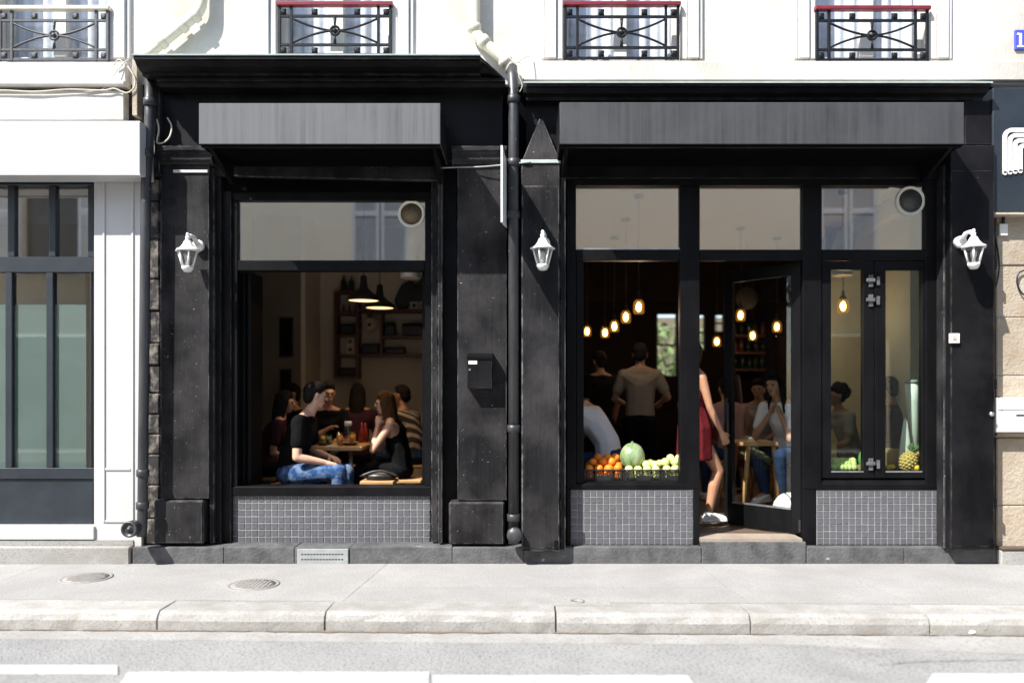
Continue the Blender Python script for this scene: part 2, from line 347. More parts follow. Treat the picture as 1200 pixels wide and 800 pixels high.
def wall_grid(x0, x1, z0, z1, y0, y1, holes):
    xs = sorted({x0, x1, *[v for h in holes for v in h[:2] if x0 < v < x1]}); zs = sorted({z0, z1, *[v for h in holes for v in h[2:] if z0 < v < z1]})
    def solid(i, j):
        if not (0 <= i < len(xs) - 1 and 0 <= j < len(zs) - 1): return False
        cx = (xs[i] + xs[i + 1]) / 2; cz = (zs[j] + zs[j + 1]) / 2
        return not any(h[0] < cx < h[1] and h[2] < cz < h[3] for h in holes)
    mb = MB()
    for i in range(len(xs) - 1):
        for j in range(len(zs) - 1):
            if not solid(i, j): continue
            a, b, c, d = xs[i], xs[i + 1], zs[j], zs[j + 1]
            v = [(a, y0, c), (b, y0, c), (b, y0, d), (a, y0, d), (a, y1, c), (b, y1, c), (b, y1, d), (a, y1, d)]
            f = [(0, 1, 2, 3), (5, 4, 7, 6)]
            if not solid(i - 1, j): f.append((4, 0, 3, 7))
            if not solid(i + 1, j): f.append((1, 5, 6, 2))
            if not solid(i, j - 1): f.append((4, 5, 1, 0))
            if not solid(i, j + 1): f.append((3, 2, 6, 7))
            mb.add(v, f)
    # merge shared corners so normals come out consistent
    key = {}; remap = []; nv = []
    for p in mb.v:
        k = (round(p.x, 5), round(p.y, 5), round(p.z, 5))
        if k not in key: key[k] = len(nv); nv.append(p)
        remap.append(key[k])
    mb.v = nv; mb.f = [tuple(remap[i] for i in q) for q in mb.f]; return mb

# ------------------------------------------------------------------ ground, road, kerb, pavement
KZ = -.124
def yk(x): return -1.47 - .0192 * x                 # line of the kerb face
def sheet(name, m, pts, z, parent=None, thick=.02):
    mb = MB(); n = len(pts)
    v = [(x, y, z) for x, y in pts] + [(x, y, z - thick) for x, y in pts]
    mb.add(v, [tuple(range(n)), tuple(range(n, 2 * n))[::-1]] + [(i, (i + 1) % n, (i + 1) % n + n, i + n) for i in range(n)])
    return mb.build(name, m, parent)
struct(sheet('ground', 'road', [(-150, -150), (150, -150), (150, 150), (-150, 150)], KZ - .05))
road = struct(sheet('road', 'road', [(-40, -5.6), (40, -5.6), (40, yk(40) + .05), (-40, yk(-40) + .05)], KZ))
gut = struct(sheet('gutter', 'gutter', [(-12, yk(-12) - .2), (-5, yk(-5) - .17), (0, yk(0) - .21), (1.6, yk(1.6) - .2), (3, yk(3) - .36), (5, yk(5) - .4), (12, yk(12) - .25), (12, yk(12) + .02), (-12, yk(-12) + .02)], KZ + .004, thick=.01))
def dd(py): return F * (H - KZ) / (py - 464) - D     # y of a road point seen on image row py
def mark(px0, px1, py0, w, slant=0, slant2=0):
    y0 = dd(py0); y1 = y0 - w
    o = sheet('road_marking', 'marking', [(X(px0, y0), y0), (X(px0, y1) - slant, y1), (X(px1, y1) + slant2, y1), (X(px1, y0), y0)], KZ + .008, thick=.007)
    return struct(o)
mark(-260, 138, 780, .14); mark(150, 503, 788, .42, .1, 0); mark(507, 806, 792, .42, 0, .1); mark(1093, 1420, 790, .42, .1, 0)
pav = bpy.data.objects.new('pavement', None); COL.objects.link(pav); struct(pav)
MB().add([(-12, 2.2, -.006), (-12, yk(-12) + .2, -.006), (12, yk(12) + .2, -.006), (12, 2.2, -.006)], [(0, 1, 2, 3)]).build('joint_bed', 'joint', pav)
def slab(x0, x1, xb0, xb1, y0f, y1, m='pavement'):   # front edge follows the kerb when y0f is None
    g = .0016
    f0 = yk(x0) + .283 if y0f is None else y0f; f1 = yk(x1) + .283 if y0f is None else y0f
    sheet('pavement_slab', m, [(x0 + g, f0 + g), (x1 - g, f1 + g), (xb1 - g, y1 - g), (xb0 + g, y1 - g)], 0, pav, .05)
xa = X(425, -.8); xb = X(843, -.6); xc = X(1000, -.6); yj = -.78
slab(-12, -3.9, -12, -3.9, None, .25); slab(-3.9, xa + .06 - .12 * 1.42 / 1.45, -3.9, xa + .06, None, .25)
def xj(y): return xa + .06 - .12 * (.25 - y) / 1.45
slab(xj(yj), xb, xj(.25), xb - .02, yj, .25); slab(xj(-1.17), xb + .05, xj(yj), xb, None, yj)
slab(xb, xc + .06, xb - .02, xc - .04, yj, .25); slab(xb + .05, xc + .14, xb, xc + .06, None, yj)
slab(xc + .06, 4.6, xc - .04, 4.6, yj, .25); slab(xc + .14, 4.6, xc + .06, 4.6, None, yj)
slab(4.6, 12, 4.6, 12, None, .25)

kerb = bpy.data.objects.new('kerb', None); COL.objects.link(kerb); struct(kerb)
kj = [-12, -10.2, -8.4, -6.6, X(-95, -1.4), X(186, -1.4), X(380, -1.45), X(652, -1.5), X(880, -1.5), X(1088, -1.5), X(1330, -1.5), 6.2, 8, 10, 12]
rk = random.Random(3)
for a, b in zip(kj, kj[1:]):
    a += .003 + rk.random() * .003; b -= .003 + rk.random() * .003
    n = max(4, int((b - a) / .12)); mb = MB(); prof0 = [(0, KZ - .06), (-.004, -.055), (.012, -.018), (.045, 0), (.278, 0), (.278, KZ - .06)]
    v = []; dz = rk.uniform(-.004, .003); dy = rk.uniform(-.006, .006)
    for i in range(n + 1):
        x = a + (b - a) * i / n; e = .006 if i in (0, n) else 0
        for k, (py, pz) in enumerate(prof0):
            j = rk.uniform(-.006, .006) if k in (1, 2, 3) else 0
            v.append((x, yk(x) + py + dy + j + (e if k < 3 else 0), pz + (dz if pz > KZ - .01 else 0) + (j * .5 if k in (2,) else 0) - (e * .5 if k == 2 else 0)))
    m_ = len(prof0); f = []
    for i in range(n):
        for k in range(m_): f.append((i * m_ + k, i * m_ + (k + 1) % m_, (i + 1) * m_ + (k + 1) % m_, (i + 1) * m_ + k))
    f += [tuple(range(m_)), tuple(range(n * m_, n * m_ + m_))]
    mb.add(v, f).build('kerb_stone', 'kerb', kerb, .003)

def cover(px, py, r, label):
    y = F * H / (py - 464) - D; t = thing('manhole_cover', (X(px, y), y, 0), label, 'manhole cover')
    c = (X(px, y), y, 0)
    MB().lathe([(r, -.01), (r, .005), (r - .018, .0055), (r - .02, .003)], c, 32).build('rim', 'iron', t)
    mb = MB(); mb.lathe([(r - .026, -.01), (r - .026, .004), (.001, .004)], c, 32)
    g = int(r / .032)
    for i in range(-g, g + 1):
        for j in range(-g, g + 1):
            if i * i + j * j <= (g - .6) ** 2: mb.box(c[0] + i * .03 - .009, c[0] + i * .03 + .009, y + j * .03 - .009, y + j * .03 + .009, .003, .0075)
    mb.build('lid', 'iron', t)
cover(297, 685, .185, 'round cast iron cover set in the pavement below the metal vent plate')
cover(101, 677, .185, 'round cast iron cover in the pavement before the white pillar')
y = F * H / (705 - 464) - D
t = thing('valve_cover', (X(676, y), y, 0), 'small rusty valve cover in a square pavement patch', 'cover')
c = (X(676, y), y, 0)
MB().box(c[0] - .16, c[0] + .22, y - .1, y + .1, -.002, .004).build('patch', 'gutter', t)
MB().lathe([(.05, .0), (.05, .010), (.034, .010), (.034, .006), (.001, .006)], c, 18).build('cap', 'iron', t)
# grime along the foot of the kerb, and cracks in the road
M['grime'] = mat('gutter_grime', (.13, .10, .075), (.2, .165, .13), 14, .95)
rgk = random.Random(4)
def strip(name, pts, w, m, z):
    mb = MB(); v = []
    for x, y, k in pts: v += [(x, y - w * k, z), (x, y + w * k, z)]
    mb.add(v, [(2 * i, 2 * i + 2, 2 * i + 3, 2 * i + 1) for i in range(len(pts) - 1)])
    return struct(mb.build(name, m))
strip('gutter_grime', [(x, yk(x) - .012, rgk.uniform(.15, 1.0) * (1.9 if -1.6 < x < -.2 else 1)) for x in [-5 + .07 * i for i in range(150)]], .015, 'grime', KZ + .009)
def crack(p):
    pts = []
    for (a, b) in zip(p, p[1:]):
        for k in range(6):
            u = k / 6; px = a[0] + (b[0] - a[0]) * u; py = a[1] + (b[1] - a[1]) * u + rgk.uniform(-.5, .5); y = dd(py); pts.append((X(px, y), y, rgk.uniform(.4, 1.2)))
    strip('road_crack', pts, .0045, 'grime', KZ + .003 if False else KZ + .0095)
crack([(985, 757), (1010, 768), (1030, 780), (1065, 776), (1110, 775), (1170, 774), (1260, 772)]); crack([(1012, 764), (1040, 772)])
# litter by the kerb
tag(MB().ball((X(1148, -1.6), dd(744), KZ + .022), (.03, .02, .018)).build('crumpled_paper', 'paper'), 'crumpled white paper lying in the gutter', 'litter')

# ------------------------------------------------------------------ granite step under the shopfronts
step = bpy.data.objects.new('stone_step', None); COL.objects.link(step); struct(step)
sj = [155, 262, 345, 410, 530, 614, 672, 822, 945, 1060, 1168]
for i, (a, b) in enumerate(zip(sj, sj[1:])):
    door = a == 822
    top = Z(634) - .004 if door else Z(641) + [0, .002, -.001, .002, 0, -.002, .002, 0, .001, 0][i]
    g = .0035 if i in (7, 8) else .001
    mb = MB().box(X(a) + g, X(b) - g, (.0 if not door else -.003), .40, -.05, top)
    mb.build('stone_block', 'granite', step, .007, 2)
sheet('threshold', 'threshold', [(X(822), .012), (X(941), .012), (X(941), .26), (X(822), .26)], Z(632) + .006, step, .03)
v_ = thing('vent_plate', (X(378, -.01), -.01, 0), 'pale zinc vent plate with slots set in the granite step', 'vent')
MB().pbox(348, 408, 643, 662, -.012, .014).build('plate', 'zinc', v_, .003)
mb = MB()
for r_ in range(2):
    for k in range(14): mb.pbox(353 + k * 3.6, 355.2 + k * 3.6, 648.5 + r_ * 6, 649.8 + r_ * 6, -.0135, .003)
mb.build('slots', 'dark', v_)

# ------------------------------------------------------------------ apartment building above and behind the shops
YW = .12
bld = thing('apartment_building', (0, .2, 0), 'white rendered apartment building above the black shopfronts', 'building')
zb = Z(71, YW)
wins = [(-2, 128), (325, 459), (660, 797), (955, 1088)]
zt = zb + 2.15
holes = [(X(a, YW), X(b, YW), zb, zt) for a, b in wins] + [(-7.6, -6.65, zb, zt), (6.4, 7.35, zb, zt)]
wall_grid(-9.5, 9.5, Z(99, YW), 8.0, YW, YW + .3, holes).build('wall', 'white_wall', bld)
for hx0, hx1, hz0, hz1 in holes:
    # window: frame, two leaves, panes, curtain
    yw = YW + .1; cx = (hx0 + hx1) / 2
    fr = MB()
    for a, b in ((hx0, hx0 + .05), (hx1 - .05, hx1)): fr.box(a, b, yw, yw + .06, hz0, hz1)
    fr.box(hx0 + .05, hx1 - .05, yw, yw + .06, hz0, hz0 + .07); fr.box(hx0 + .05, hx1 - .05, yw, yw + .06, hz1 - .06, hz1)
    fr.box(cx - .055, cx + .055, yw - .015, yw + .06, hz0 + .07, hz1 - .06)
    for sx in (-1, 1):
        a, b = sorted((cx + sx * .055, (hx0 + .05) if sx < 0 else (hx1 - .05)))
        fr.box(a, b, yw + .006, yw + .05, hz0 + 1.05, hz0 + 1.09)
    w_ = fr.build('window', 'white_trim', bld, .004)
    for sx in (-1, 1):
        a, b = sorted((cx + sx * .055, (hx0 + .05) if sx < 0 else (hx1 - .05)))
        for q0, q1 in ((hz0 + .07, hz0 + 1.05), (hz0 + 1.09, hz1 - .06)):
            MB().box(a, b, yw + .025, yw + .03, q0, q1).build('pane', 'glass_up', w_)
    mb = MB(); n = 46; v = []
    for i in range(n + 1):
        x = hx0 + .02 + (hx1 - hx0 - .04) * i / n; yy = yw + .10 + .016 * math.sin(i * 1.25) + .012 * math.sin(i * .53)
        v += [(x, yy, hz0 + .02), (x, yy, hz1)]
    mb.add(v, [(2 * i, 2 * i + 2, 2 * i + 3, 2 * i + 1) for i in range(n)], True)
    mb.build('curtain', 'curtain', w_)
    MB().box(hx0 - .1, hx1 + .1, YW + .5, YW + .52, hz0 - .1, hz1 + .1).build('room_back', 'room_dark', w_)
    # stepped surround
    mb = MB()
    for sx, e in ((-1, hx0), (1, hx1)):
        for a, b, y_ in ((.0, .055, .095), (.055, .15, .075), (.15, .185, .095)):
            q = sorted((e + sx * (a + .004), e + sx * b)); mb.box(q[0], q[1], y_, YW + .01, hz0 + .004, hz1 + .18)
    mb.box(hx0 - .18, hx1 + .18, .07, YW + .01, hz1 + .004, hz1 + .175)
    mb.build('window_surround', 'white_trim', bld, .005)
# sill bands
MB().prism([(YW - .05, Z(94, .07)), (YW - .055, Z(72, .07)), (YW - .04, Z(71, .07)), (YW + .01, Z(70, .07)), (YW + .01, Z(94, .07))], X(613, .07), 9.5).build('sill_band', 'white_wall', bld, .006)
xe = X(148, .07)
MB().prism([(.06, Z(96, .06)), (.055, Z(74, .06)), (.075, Z(72, .06)), (YW + .01, Z(72, .06)), (YW + .01, Z(96, .06))], -9.5, xe).build('sill_band', 'white_wall', bld, .006)
MB().prism([(.09, Z(104, .09)), (.02, Z(101, .02)), (.0, Z(98, 0)), (.0, Z(95.5, 0)), (.03, Z(95, .03)), (YW + .01, Z(95, .06)), (YW + .01, Z(104, .09))], -9.5, xe + .01).build('string_course', 'white_wall', bld)
MB().box(-9.5, xe - .005, .04, YW + .01, Z(141, .04), Z(106, .04)).build('lower_band', 'white_wall', bld, .006)
MB().box(X(157, .06), X(163, .06) , .03, YW + .01, Z(137, .06), Z(70, .06)).build('corner_strip', 'beige_stone', bld, .004)
MB().box(X(138, .1), X(192, .1), .135, .279, Z(215, .1), Z(99, YW) - .003).build('corner_wall', 'dirty_stone', bld)
MB().box(-9.6, 9.6, -.3, .6, 8.0, 8.35).build('roof_cornice', 'white_trim', bld, .02)
MB().box(-9.5, 9.5, .2, 1.2, 8.36, 8.6).build('roof', 'zinc', bld)  # unseen; depth cut short to let sun onto the courtyard wall
# wall cores behind the shopfronts, with the shop openings
hl = (X(271, .28), X(506, .28), Z(570, .28), Z(224, .28))
wall_grid(-3.32, X(560, .28), .0, Z(99, YW) - .003, .28, .38, [hl]).build('wall_core', 'shade_black', bld)
hr = [(X(670, .17), X(1102, .17), Z(575, .17), Z(210, .17)), (X(820, .17), X(942, .17), -.1, Z(575, .17) + .01)]
wall_grid(X(560, .28) + .002, X(1164, .17), .0, Z(99, YW) - .003, .17, .27, hr).build('wall_core', 'shade_black', bld)

# iron window railings
def railing(px0, px1, py0, py1, label, red=True):
    y = .075; x0, x1, z0, z1 = X(px0, y), X(px1, y), Z(py1, y), Z(py0, y)
    t = thing('window_railing', ((x0 + x1) / 2, y, z0), label, 'railing', 'iron railings across the upper windows')
    ir = 'rail' if red else 'rail_grey'
    w = x1 - x0; h = z1 - z0; b = .011
    MB().prism([(y - .03, z1 - .02), (y - .032, z1 + .008), (y - .012, z1 + .02), (y + .02, z1 + .016), (y + .024, z1 - .02)], x0 - .01, x1 + .01).build('handrail', 'red' if red else 'pipe_white', t, .004)
    def bar(xa, xb, za, zb_): MB().box(xa, xb, y - b, y + b, za, zb_).build('bar', ir, t, .002)
    pw = w * .105; th = h * .19
    for xx in (x0, x1 - 2 * b, x0 + pw, x1 - pw - 2 * b): bar(xx, xx + 2 * b, z0, z1 - .021)
    for zz in (z0, z0 + th, z1 - th - .03): 
        MB().box(x0 + .001, x1 - .001, y - b + .003, y + b - .003, zz, zz + 2 * b).build('bar', ir, t, .002)
    cx = (x0 + x1) / 2; za, zb_ = z0 + th + .02, z1 - th - .03; cz = (za + zb_) / 2; hw = w / 2 - pw - .01; hh = (zb_ - za) / 2
    for sg in (1, -1):
        pts = [(cx + hw * u, y, cz + sg * hh * (abs(u) ** 1.7) * .96) for u in [i / 12 for i in range(-12, 13)]]
        MB().tube(pts, .009, 6).build('scroll', ir, t)
    for sg in (1, -1): MB().tube([(cx, y, cz + sg * .03), (cx, y, cz + sg * hh)], [.007, .014], 8).build('stud', ir, t)
    ring = [(cx + .036 * math.cos(a), y, cz + .036 * math.sin(a)) for a in [2 * math.pi * k / 16 for k in range(17)]]
    MB().tube(ring, .011, 6).lathe([(.001, -.02), (.018, -.016), (.022, 0), (.018, .016), (.001, .02)], (cx, y, cz), 10, 'y').build('centre_ring', ir, t)
    for u in (-.92, -.36, .40, .92):
        for zz in (z0 + th * .55, z1 - th * .55 - .022):
            mb = MB(); q = (cx + u * w / 2 * .985, y, zz)
            mb.lathe([(.012, -.016), (.024, -.012), (.024, .006), (.012, .008)], q, 10, 'y')
            for k in range(4): a = k * math.pi / 2 + .78; mb.ball((q[0] + .022 * math.cos(a), y - .002, zz + .022 * math.sin(a)), (.012, .012, .012), 6, 4)
            mb.build('rosette', ir, t)
    return t
railing(-1, 128, 10, 72, 'grey iron window railing with pale handrail above the white shop', False)
railing(326, 459, 5, 66, 'black iron railing with red handrail above the awning of the small window')
railing(661, 796, 5, 70, 'black iron railing with red handrail just beside the cream drainpipe elbow')
railing(956, 1088, 10, 72, 'black iron railing with red handrail beside the blue number plate')

# number plate (only its first figure is in view)
npl = thing('number_plate', (X(1200, .1), .1, Z(58, .1)), 'blue enamel house number plate with white figure', 'number plate')
MB().pbox(1190, 1214, 35, 58, .1, .022).build('plate', 'blue_plate', npl, .003)
mb = MB().pbox(1194.6, 1197.6, 39, 55, .096, .006).pbox(1192.4, 1199.6, 53.4, 55.4, .0955, .006).pbox(1192.2, 1195, 38.6, 41, .0955, .006)
mb.build('figure', 'paper', npl)

# drainpipes
def pipe(name, path, r, m, collars, label, ends=None):
    p = [Vector(q) for q in path]; base = min(p, key=lambda q: q.z)
    t = thing(name, base, label, 'drainpipe')
    # round the corners
    pts = [p[0]]
    for i in range(1, len(p) - 1):
        a = (p[i - 1] - p[i]).normalized(); b = (p[i + 1] - p[i]).normalized()
        k = min(.09, (p[i - 1] - p[i]).length * .4, (p[i + 1] - p[i]).length * .4)
        for u in (0, .25, .5, .75, 1): pts.append(p[i] + a * k * (1 - u) ** 2 + b * k * u ** 2)
    pts.append(p[-1])
    MB().tube(pts, r, 14).build('pipe', m, t)
    for q, d in collars:
        d = Vector(d).normalized(); q = Vector(q)
        MB().tube([q - d * .03, q - d * .026, q + d * .026, q + d * .03], [r + .004, r + .011, r + .011, r + .004], 14).build('collar', m, t)
    return t
yp = .04
pipe('drainpipe', [(X(240, yp), yp, 7.9), (X(237, yp), yp, Z(12, yp)), (X(183, yp), yp, Z(56, yp)), (X(172, yp), yp, Z(66, yp))], .042, 'pipe_white',
     [((X(229, yp), yp, Z(19, yp)), (54, 0, 44)), ((X(214, yp), yp, Z(31, yp)), (54, 0, 44)), ((X(190, yp), yp, Z(50, yp)), (54, 0, 44))], 'cream drainpipe slanting down behind the cornice over the small window')
pipe('drainpipe', [(X(556, yp), yp, 7.9), (X(556, yp), yp, Z(40, yp)), (X(597, yp), yp, Z(76, yp)), (X(599, yp), yp, Z(84, yp))], .046, 'pipe_white',
     [((X(556, yp), yp, Z(33, yp)), (0, 0, 1)), ((X(567, yp), yp, Z(49, yp)), (-41, 0, 36)), ((X(592, yp), yp, Z(72, yp)), (-41, 0, 36))], 'cream drainpipe bending towards the gap between the two black shopfronts')
yq = -.07
pipe('drainpipe', [(X(600, .03), .03, Z(79, .03)), (X(601, -.03), -.03, Z(98, -.03)), (X(602, yq), yq, Z(120, yq)), (X(602, yq), yq, Z(636, yq))], .044, 'pipe_black',
     [((X(602, yq), yq, Z(r_, yq)), (0, 0, 1)) for r_ in (117, 191, 252, 502, 606)], 'black drainpipe between the two shopfronts beside the mailbox pilaster')
MB().lathe([(.001, -.17), (.058, -.168), (.062, -.155), (.062, -.07), (.05, -.06)], (X(603, yq), 0, Z(625, yq)), 18, 'y').build('cleanout_cap', 'pipe_black', bpy.data.objects['drainpipe.002'])
pipe('drainpipe', [(X(176, -.04), -.04, Z(88, -.04)), (X(175, -.06), -.06, Z(150, -.06)), (X(171, yq), yq, Z(215, yq)), (X(167, yq), yq, Z(605, yq)), (X(166, yq), yq, Z(628, yq))], .040, 'pipe_black',
     [((X(175.5, -.06), -.06, Z(120, -.06)), (0, 0, 1)), ((X(172, yq), yq, Z(180, yq)), (0, 0, 1)), ((X(167.5, yq), yq, Z(554, yq)), (0, 0, 1)), ((X(167, yq), yq, Z(592, yq)), (0, 0, 1))],
     'black drainpipe along the edge of the white pillar')
MB().lathe([(.001, -.205), (.02, -.2), (.022, -.186), (.045, -.186), (.05, -.2), (.062, -.2), (.066, -.19), (.066, -.12), (.045, -.06)], (X(160, yq), 0, Z(617, yq)), 20, 'y').build('cleanout_cap', 'pipe_black', bpy.data.objects['drainpipe.003'])

# ------------------------------------------------------------------ black shopfront round the small window
ls = thing('small_shopfront', (X(370), .1, .14), 'black painted shopfront with one wide open window and slanted cornice', 'shopfront')
zc = 4.05
MB().prism([(-.3, zc), (-.3, zc - .025), (-.275, zc - .032), (-.245, zc - .06), (-.2, zc - .075), (-.16, zc - .08), (-.16, zc - .095), (YW + .0, zc - .095), (YW + .0, zc + .02)], X(156, -.3), X(562, -.3)).build('cornice', 'black', ls, .003)
MB().prism([(-.13, zc - .1), (-.13, zc - .128), (-.10, zc - .135), (-.08, zc - .16), (.06, zc - .16), (.06, zc - .1)], X(184, -.13), X(592, -.13)).build('cornice_moulding', 'black', ls, .003)
MB().add([(X(562, -.3) + .002, -.3, zc), (X(562, -.3) + .002, YW, zc + .02), (X(590, -.1), YW, zc - .08), (X(590, -.1), -.13, zc - .095), (X(562, -.3) + .002, -.3, zc - .03), (X(562, -.3) + .002, YW, zc - .098), (X(590, -.1), YW, zc - .099), (X(590, -.1), -.13, zc - .099)],
         [(0, 1, 2, 3), (4, 7, 6, 5), (0, 3, 7, 4), (1, 5, 6, 2), (2, 6, 7, 3), (0, 4, 5, 1)]).build('cornice_return', 'black_worn', ls)
MB().prism([(-.31, zc + .002), (-.312, zc + .012), (YW, zc + .034), (YW, zc + .022)], X(155, -.3), X(563, -.3)).build('flashing', 'flash', ls)
zf = zc - .162
MB().box(X(187, .06), X(589, .06), .06, .26, Z(189, .06), zf).build('fascia', 'black', ls, .003)
pb('side_strip', 'black_worn', ls, 181, 187, 100, 205, .0, .27)
for a, b in ((184, 246), (529, 594)):
    y0 = -.03; pz = Z(171, y0)
    MB().prism([(y0, pz), (y0, pz - .035), (y0 + .03, pz - .05), (y0 + .035, pz - .10), (y0 + .06, pz - .13), (.20, pz - .13), (.20, pz)], X(a, y0), X(b, y0)).build('capital', 'black_worn', ls, .004)
pb('pilaster', 'black_worn', ls, 188, 245, 191, 584, .05, .2)
pb('pilaster', 'black_worn', ls, 536, 594, 191, 586, .05, .12)
pb('white_strip', 'white_gloss', ls, 203, 243, 199, 202, .035, .016, 0)
pb('pilaster_base', 'black_worn', ls, 180, 238, 586, 637, .015, .24, .012)
pb('pilaster_base', 'black_worn', ls, 526, 591, 588, 638, .015, .24, .012)
pb('jamb', 'black_worn', ls, 245.6, 251, 196, 636, .085, .2)
pb('jamb', 'black', ls, 251.4, 259, 205, 636, .13, .16)
pb('jamb', 'black', ls, 259.4, 271, 212, 635, .175, .12)
pb('jamb', 'black_worn', ls, 513, 518.5, 190, 636, .09, .2)
pb('jamb', 'black_worn', ls, 505.5, 512.6, 205, 635, .15, .14)
pb('jamb', 'black', ls, 519, 535.5, 192, 636, .20, .08)
# lintel, sagging a little to one side
x0, x1 = X(246, .12), X(518, .12)
MB().poly([(x0, Z(206, .12)), (x1, Z(212, .12)), (x1, Z(187, .12)), (x0, Z(187, .12))], .12, .27).build('lintel', 'black_worn', ls, .004)
MB().pbox(262, 508, 208, 224, .17, .1).build('lintel', 'shade_black', ls, .003)
wf = MB().pbox(271, 507, 222, 235, .2, .09).pbox(271, 278, 235.3, 569, .2, .09).pbox(498, 507, 235.3, 569, .2, .09).build('window_frame', 'black_frame', ls, .003)
pb('transom_bar', 'black_frame', ls, 278.3, 497.7, 305, 317, .195, .1)
MB().prism([(.19, Z(580.5, .19)), (.19, Z(571, .19)), (.2, Z(569.7, .19)), (.36, Z(569.7, .19)), (.36, Z(580.5, .19))], X(271.2, .19), X(505.3, .19)).build('sill', 'black_frame', ls, .003)
MB().pbox(278, 498, 235, 305, .235, .006).build('pane', 'glass_transom', ls)
# folded-back glazed leaves of the open window
for k in range(3):
    xx = X(281 + k * 6.5, .4)
    MB().box(xx, xx + .03, .31, .62, Z(568, .31), Z(318, .31)).build('folded_leaf', 'black_frame', ls, .004)
MB().box(X(495, .33), X(495, .33) + .03, .31, .55, Z(568, .31), Z(318, .31)).build('folded_leaf', 'black_frame', ls, .004)

def awning(px0, px1, py0, py1, m, parent, yb):
    y = -.5; x0, x1, z0, z1 = X(px0, y), X(px1, y), Z(py1, y), Z(py0, y)
    a = MB().add([(x0, y, z0), (x1, y, z0), (x1, yb, z0 - .0), (x0, yb, z0 - .0), (x0, y, z1), (x1, y, z1), (x1, yb, z1 + .02), (x0, yb, z1 + .02)],
                 [(0, 3, 2, 1), (4, 5, 6, 7), (0, 1, 5, 4), (1, 2, 6, 5), (2, 3, 7, 6), (3, 0, 4, 7)]).build('awning_box', m, parent, .004)
    for xx in (x0 - .003, x1 - .0): MB().box(xx, xx + .003, y + .012, yb - .002, z0 + .002, z1 - .002).build('side_shade', 'black', a)  # black plates put the shade of the box sides into the colour
    MB().box(x0 + .003, x1 - .003, y + .004, yb - .002, z0 - .006, z0 - .001).build('underside_shade', 'shade_black', a)  # black sheet stands in for the shade below the box
    MB().box(x0 + .01, x1 - .01, y + .02, y + .05, z0 - .018, z0 - .007).build('awning_lip', 'black_frame', a, .003)
    MB().prism([(y + .08, z0 - .007), (yb - .02, z0 - .007), (yb - .02, z0 - .16)], x0 + .04, x0 + .07).build('bracket', 'black_frame', a)
    MB().prism([(y + .08, z0 - .007), (yb - .02, z0 - .007), (yb - .02, z0 - .16)], x1 - .07, x1 - .04).build('bracket', 'black_frame', a)
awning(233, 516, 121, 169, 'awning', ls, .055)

# mosaic tile panels
tile_me = None
def tiles(px0, px1, py0, py1, y, cols, rows, label):
    global tile_me
    x0, x1, z0, z1 = X(px0, y), X(px1, y), Z(py1, y), Z(py0, y)
    t = thing('tile_panel', ((x0 + x1) / 2, y, z0), label, 'tile panel', 'grey mosaic panels under the openings')
    MB().box(x0, x1, y, y + .05, z0, z1).build('grout', 'grout', t)
    pw = (x1 - x0) / cols; ph = (z1 - z0) / rows; base = Vector(t.location)
    if tile_me is None:
        o = MB().box(-.0225, .0225, -.004, .003, -.0225, .0225).build('tile', 'tile', None, 0, 1, (0, 0, 0)); tile_me = o.data
        bm = bmesh.new(); bm.from_mesh(tile_me)
        fr = [e for e in bm.edges if all(v.co.y < 0 for v in e.verts)]
        bmesh.ops.bevel(bm, geom=fr, offset=.0022, segments=1, affect='EDGES'); bm.to_mesh(tile_me); bm.free()
        bpy.data.objects.remove(o)
    rt = random.Random(cols)
    for i in range(cols):
        for j in range(rows):
            o = bpy.data.objects.new('tile', tile_me); COL.objects.link(o); o.parent = t
            o.location = Vector((x0 + pw * (i + .5) + rt.uniform(-.0009, .0009), y + rt.uniform(-.0012, .0004), z0 + ph * (j + .5) + rt.uniform(-.0009, .0009))) - base
            o.scale = (pw * .87 / .045, 1, ph * .87 / .045); o.rotation_euler = (rt.uniform(-.006, .006), rt.uniform(-.006, .006), rt.uniform(-.006, .006))
tiles(264, 504, 580.8, 636, .22, 31, 7, 'wide panel of small grey square tiles below the open diners window')
tiles(669, 812, 573.6, 638, .085, 19, 8, 'panel of small grey square tiles below the fruit crates')
tiles(957, 1107, 574, 638, .085, 20, 8, 'panel of small grey square tiles below the glazed casements with pineapple')

# ------------------------------------------------------------------ black shopfront with the door
rs = thing('door_shopfront', (X(890), .1, .14), 'black painted shopfront with open door, fruit window and glazed casements', 'shopfront')
zr = Z(98, -.15)
MB().prism([(-.15, zr), (-.15, zr - .018), (-.12, zr - .03), (-.1, zr - .055), (-.04, zr - .07), (-.04, zr - .09), (YW, zr - .09), (YW, zr + .01)], X(617, -.15), X(1162, -.15)).build('cornice', 'black', rs, .003)
MB().prism([(-.16, zr + .002), (-.16, zr + .012), (YW - .052, zr + .022), (YW - .052, zr + .012)], X(613, -.15), X(1163, -.15)).build('flashing', 'flash', rs)
MB().box(X(617, .05), X(1160, .05), .05, .168, Z(209, .05), zr - .092).build('fascia', 'black', rs, .003)
awning(656, 1130, 120, 169, 'awning2', rs, .045)
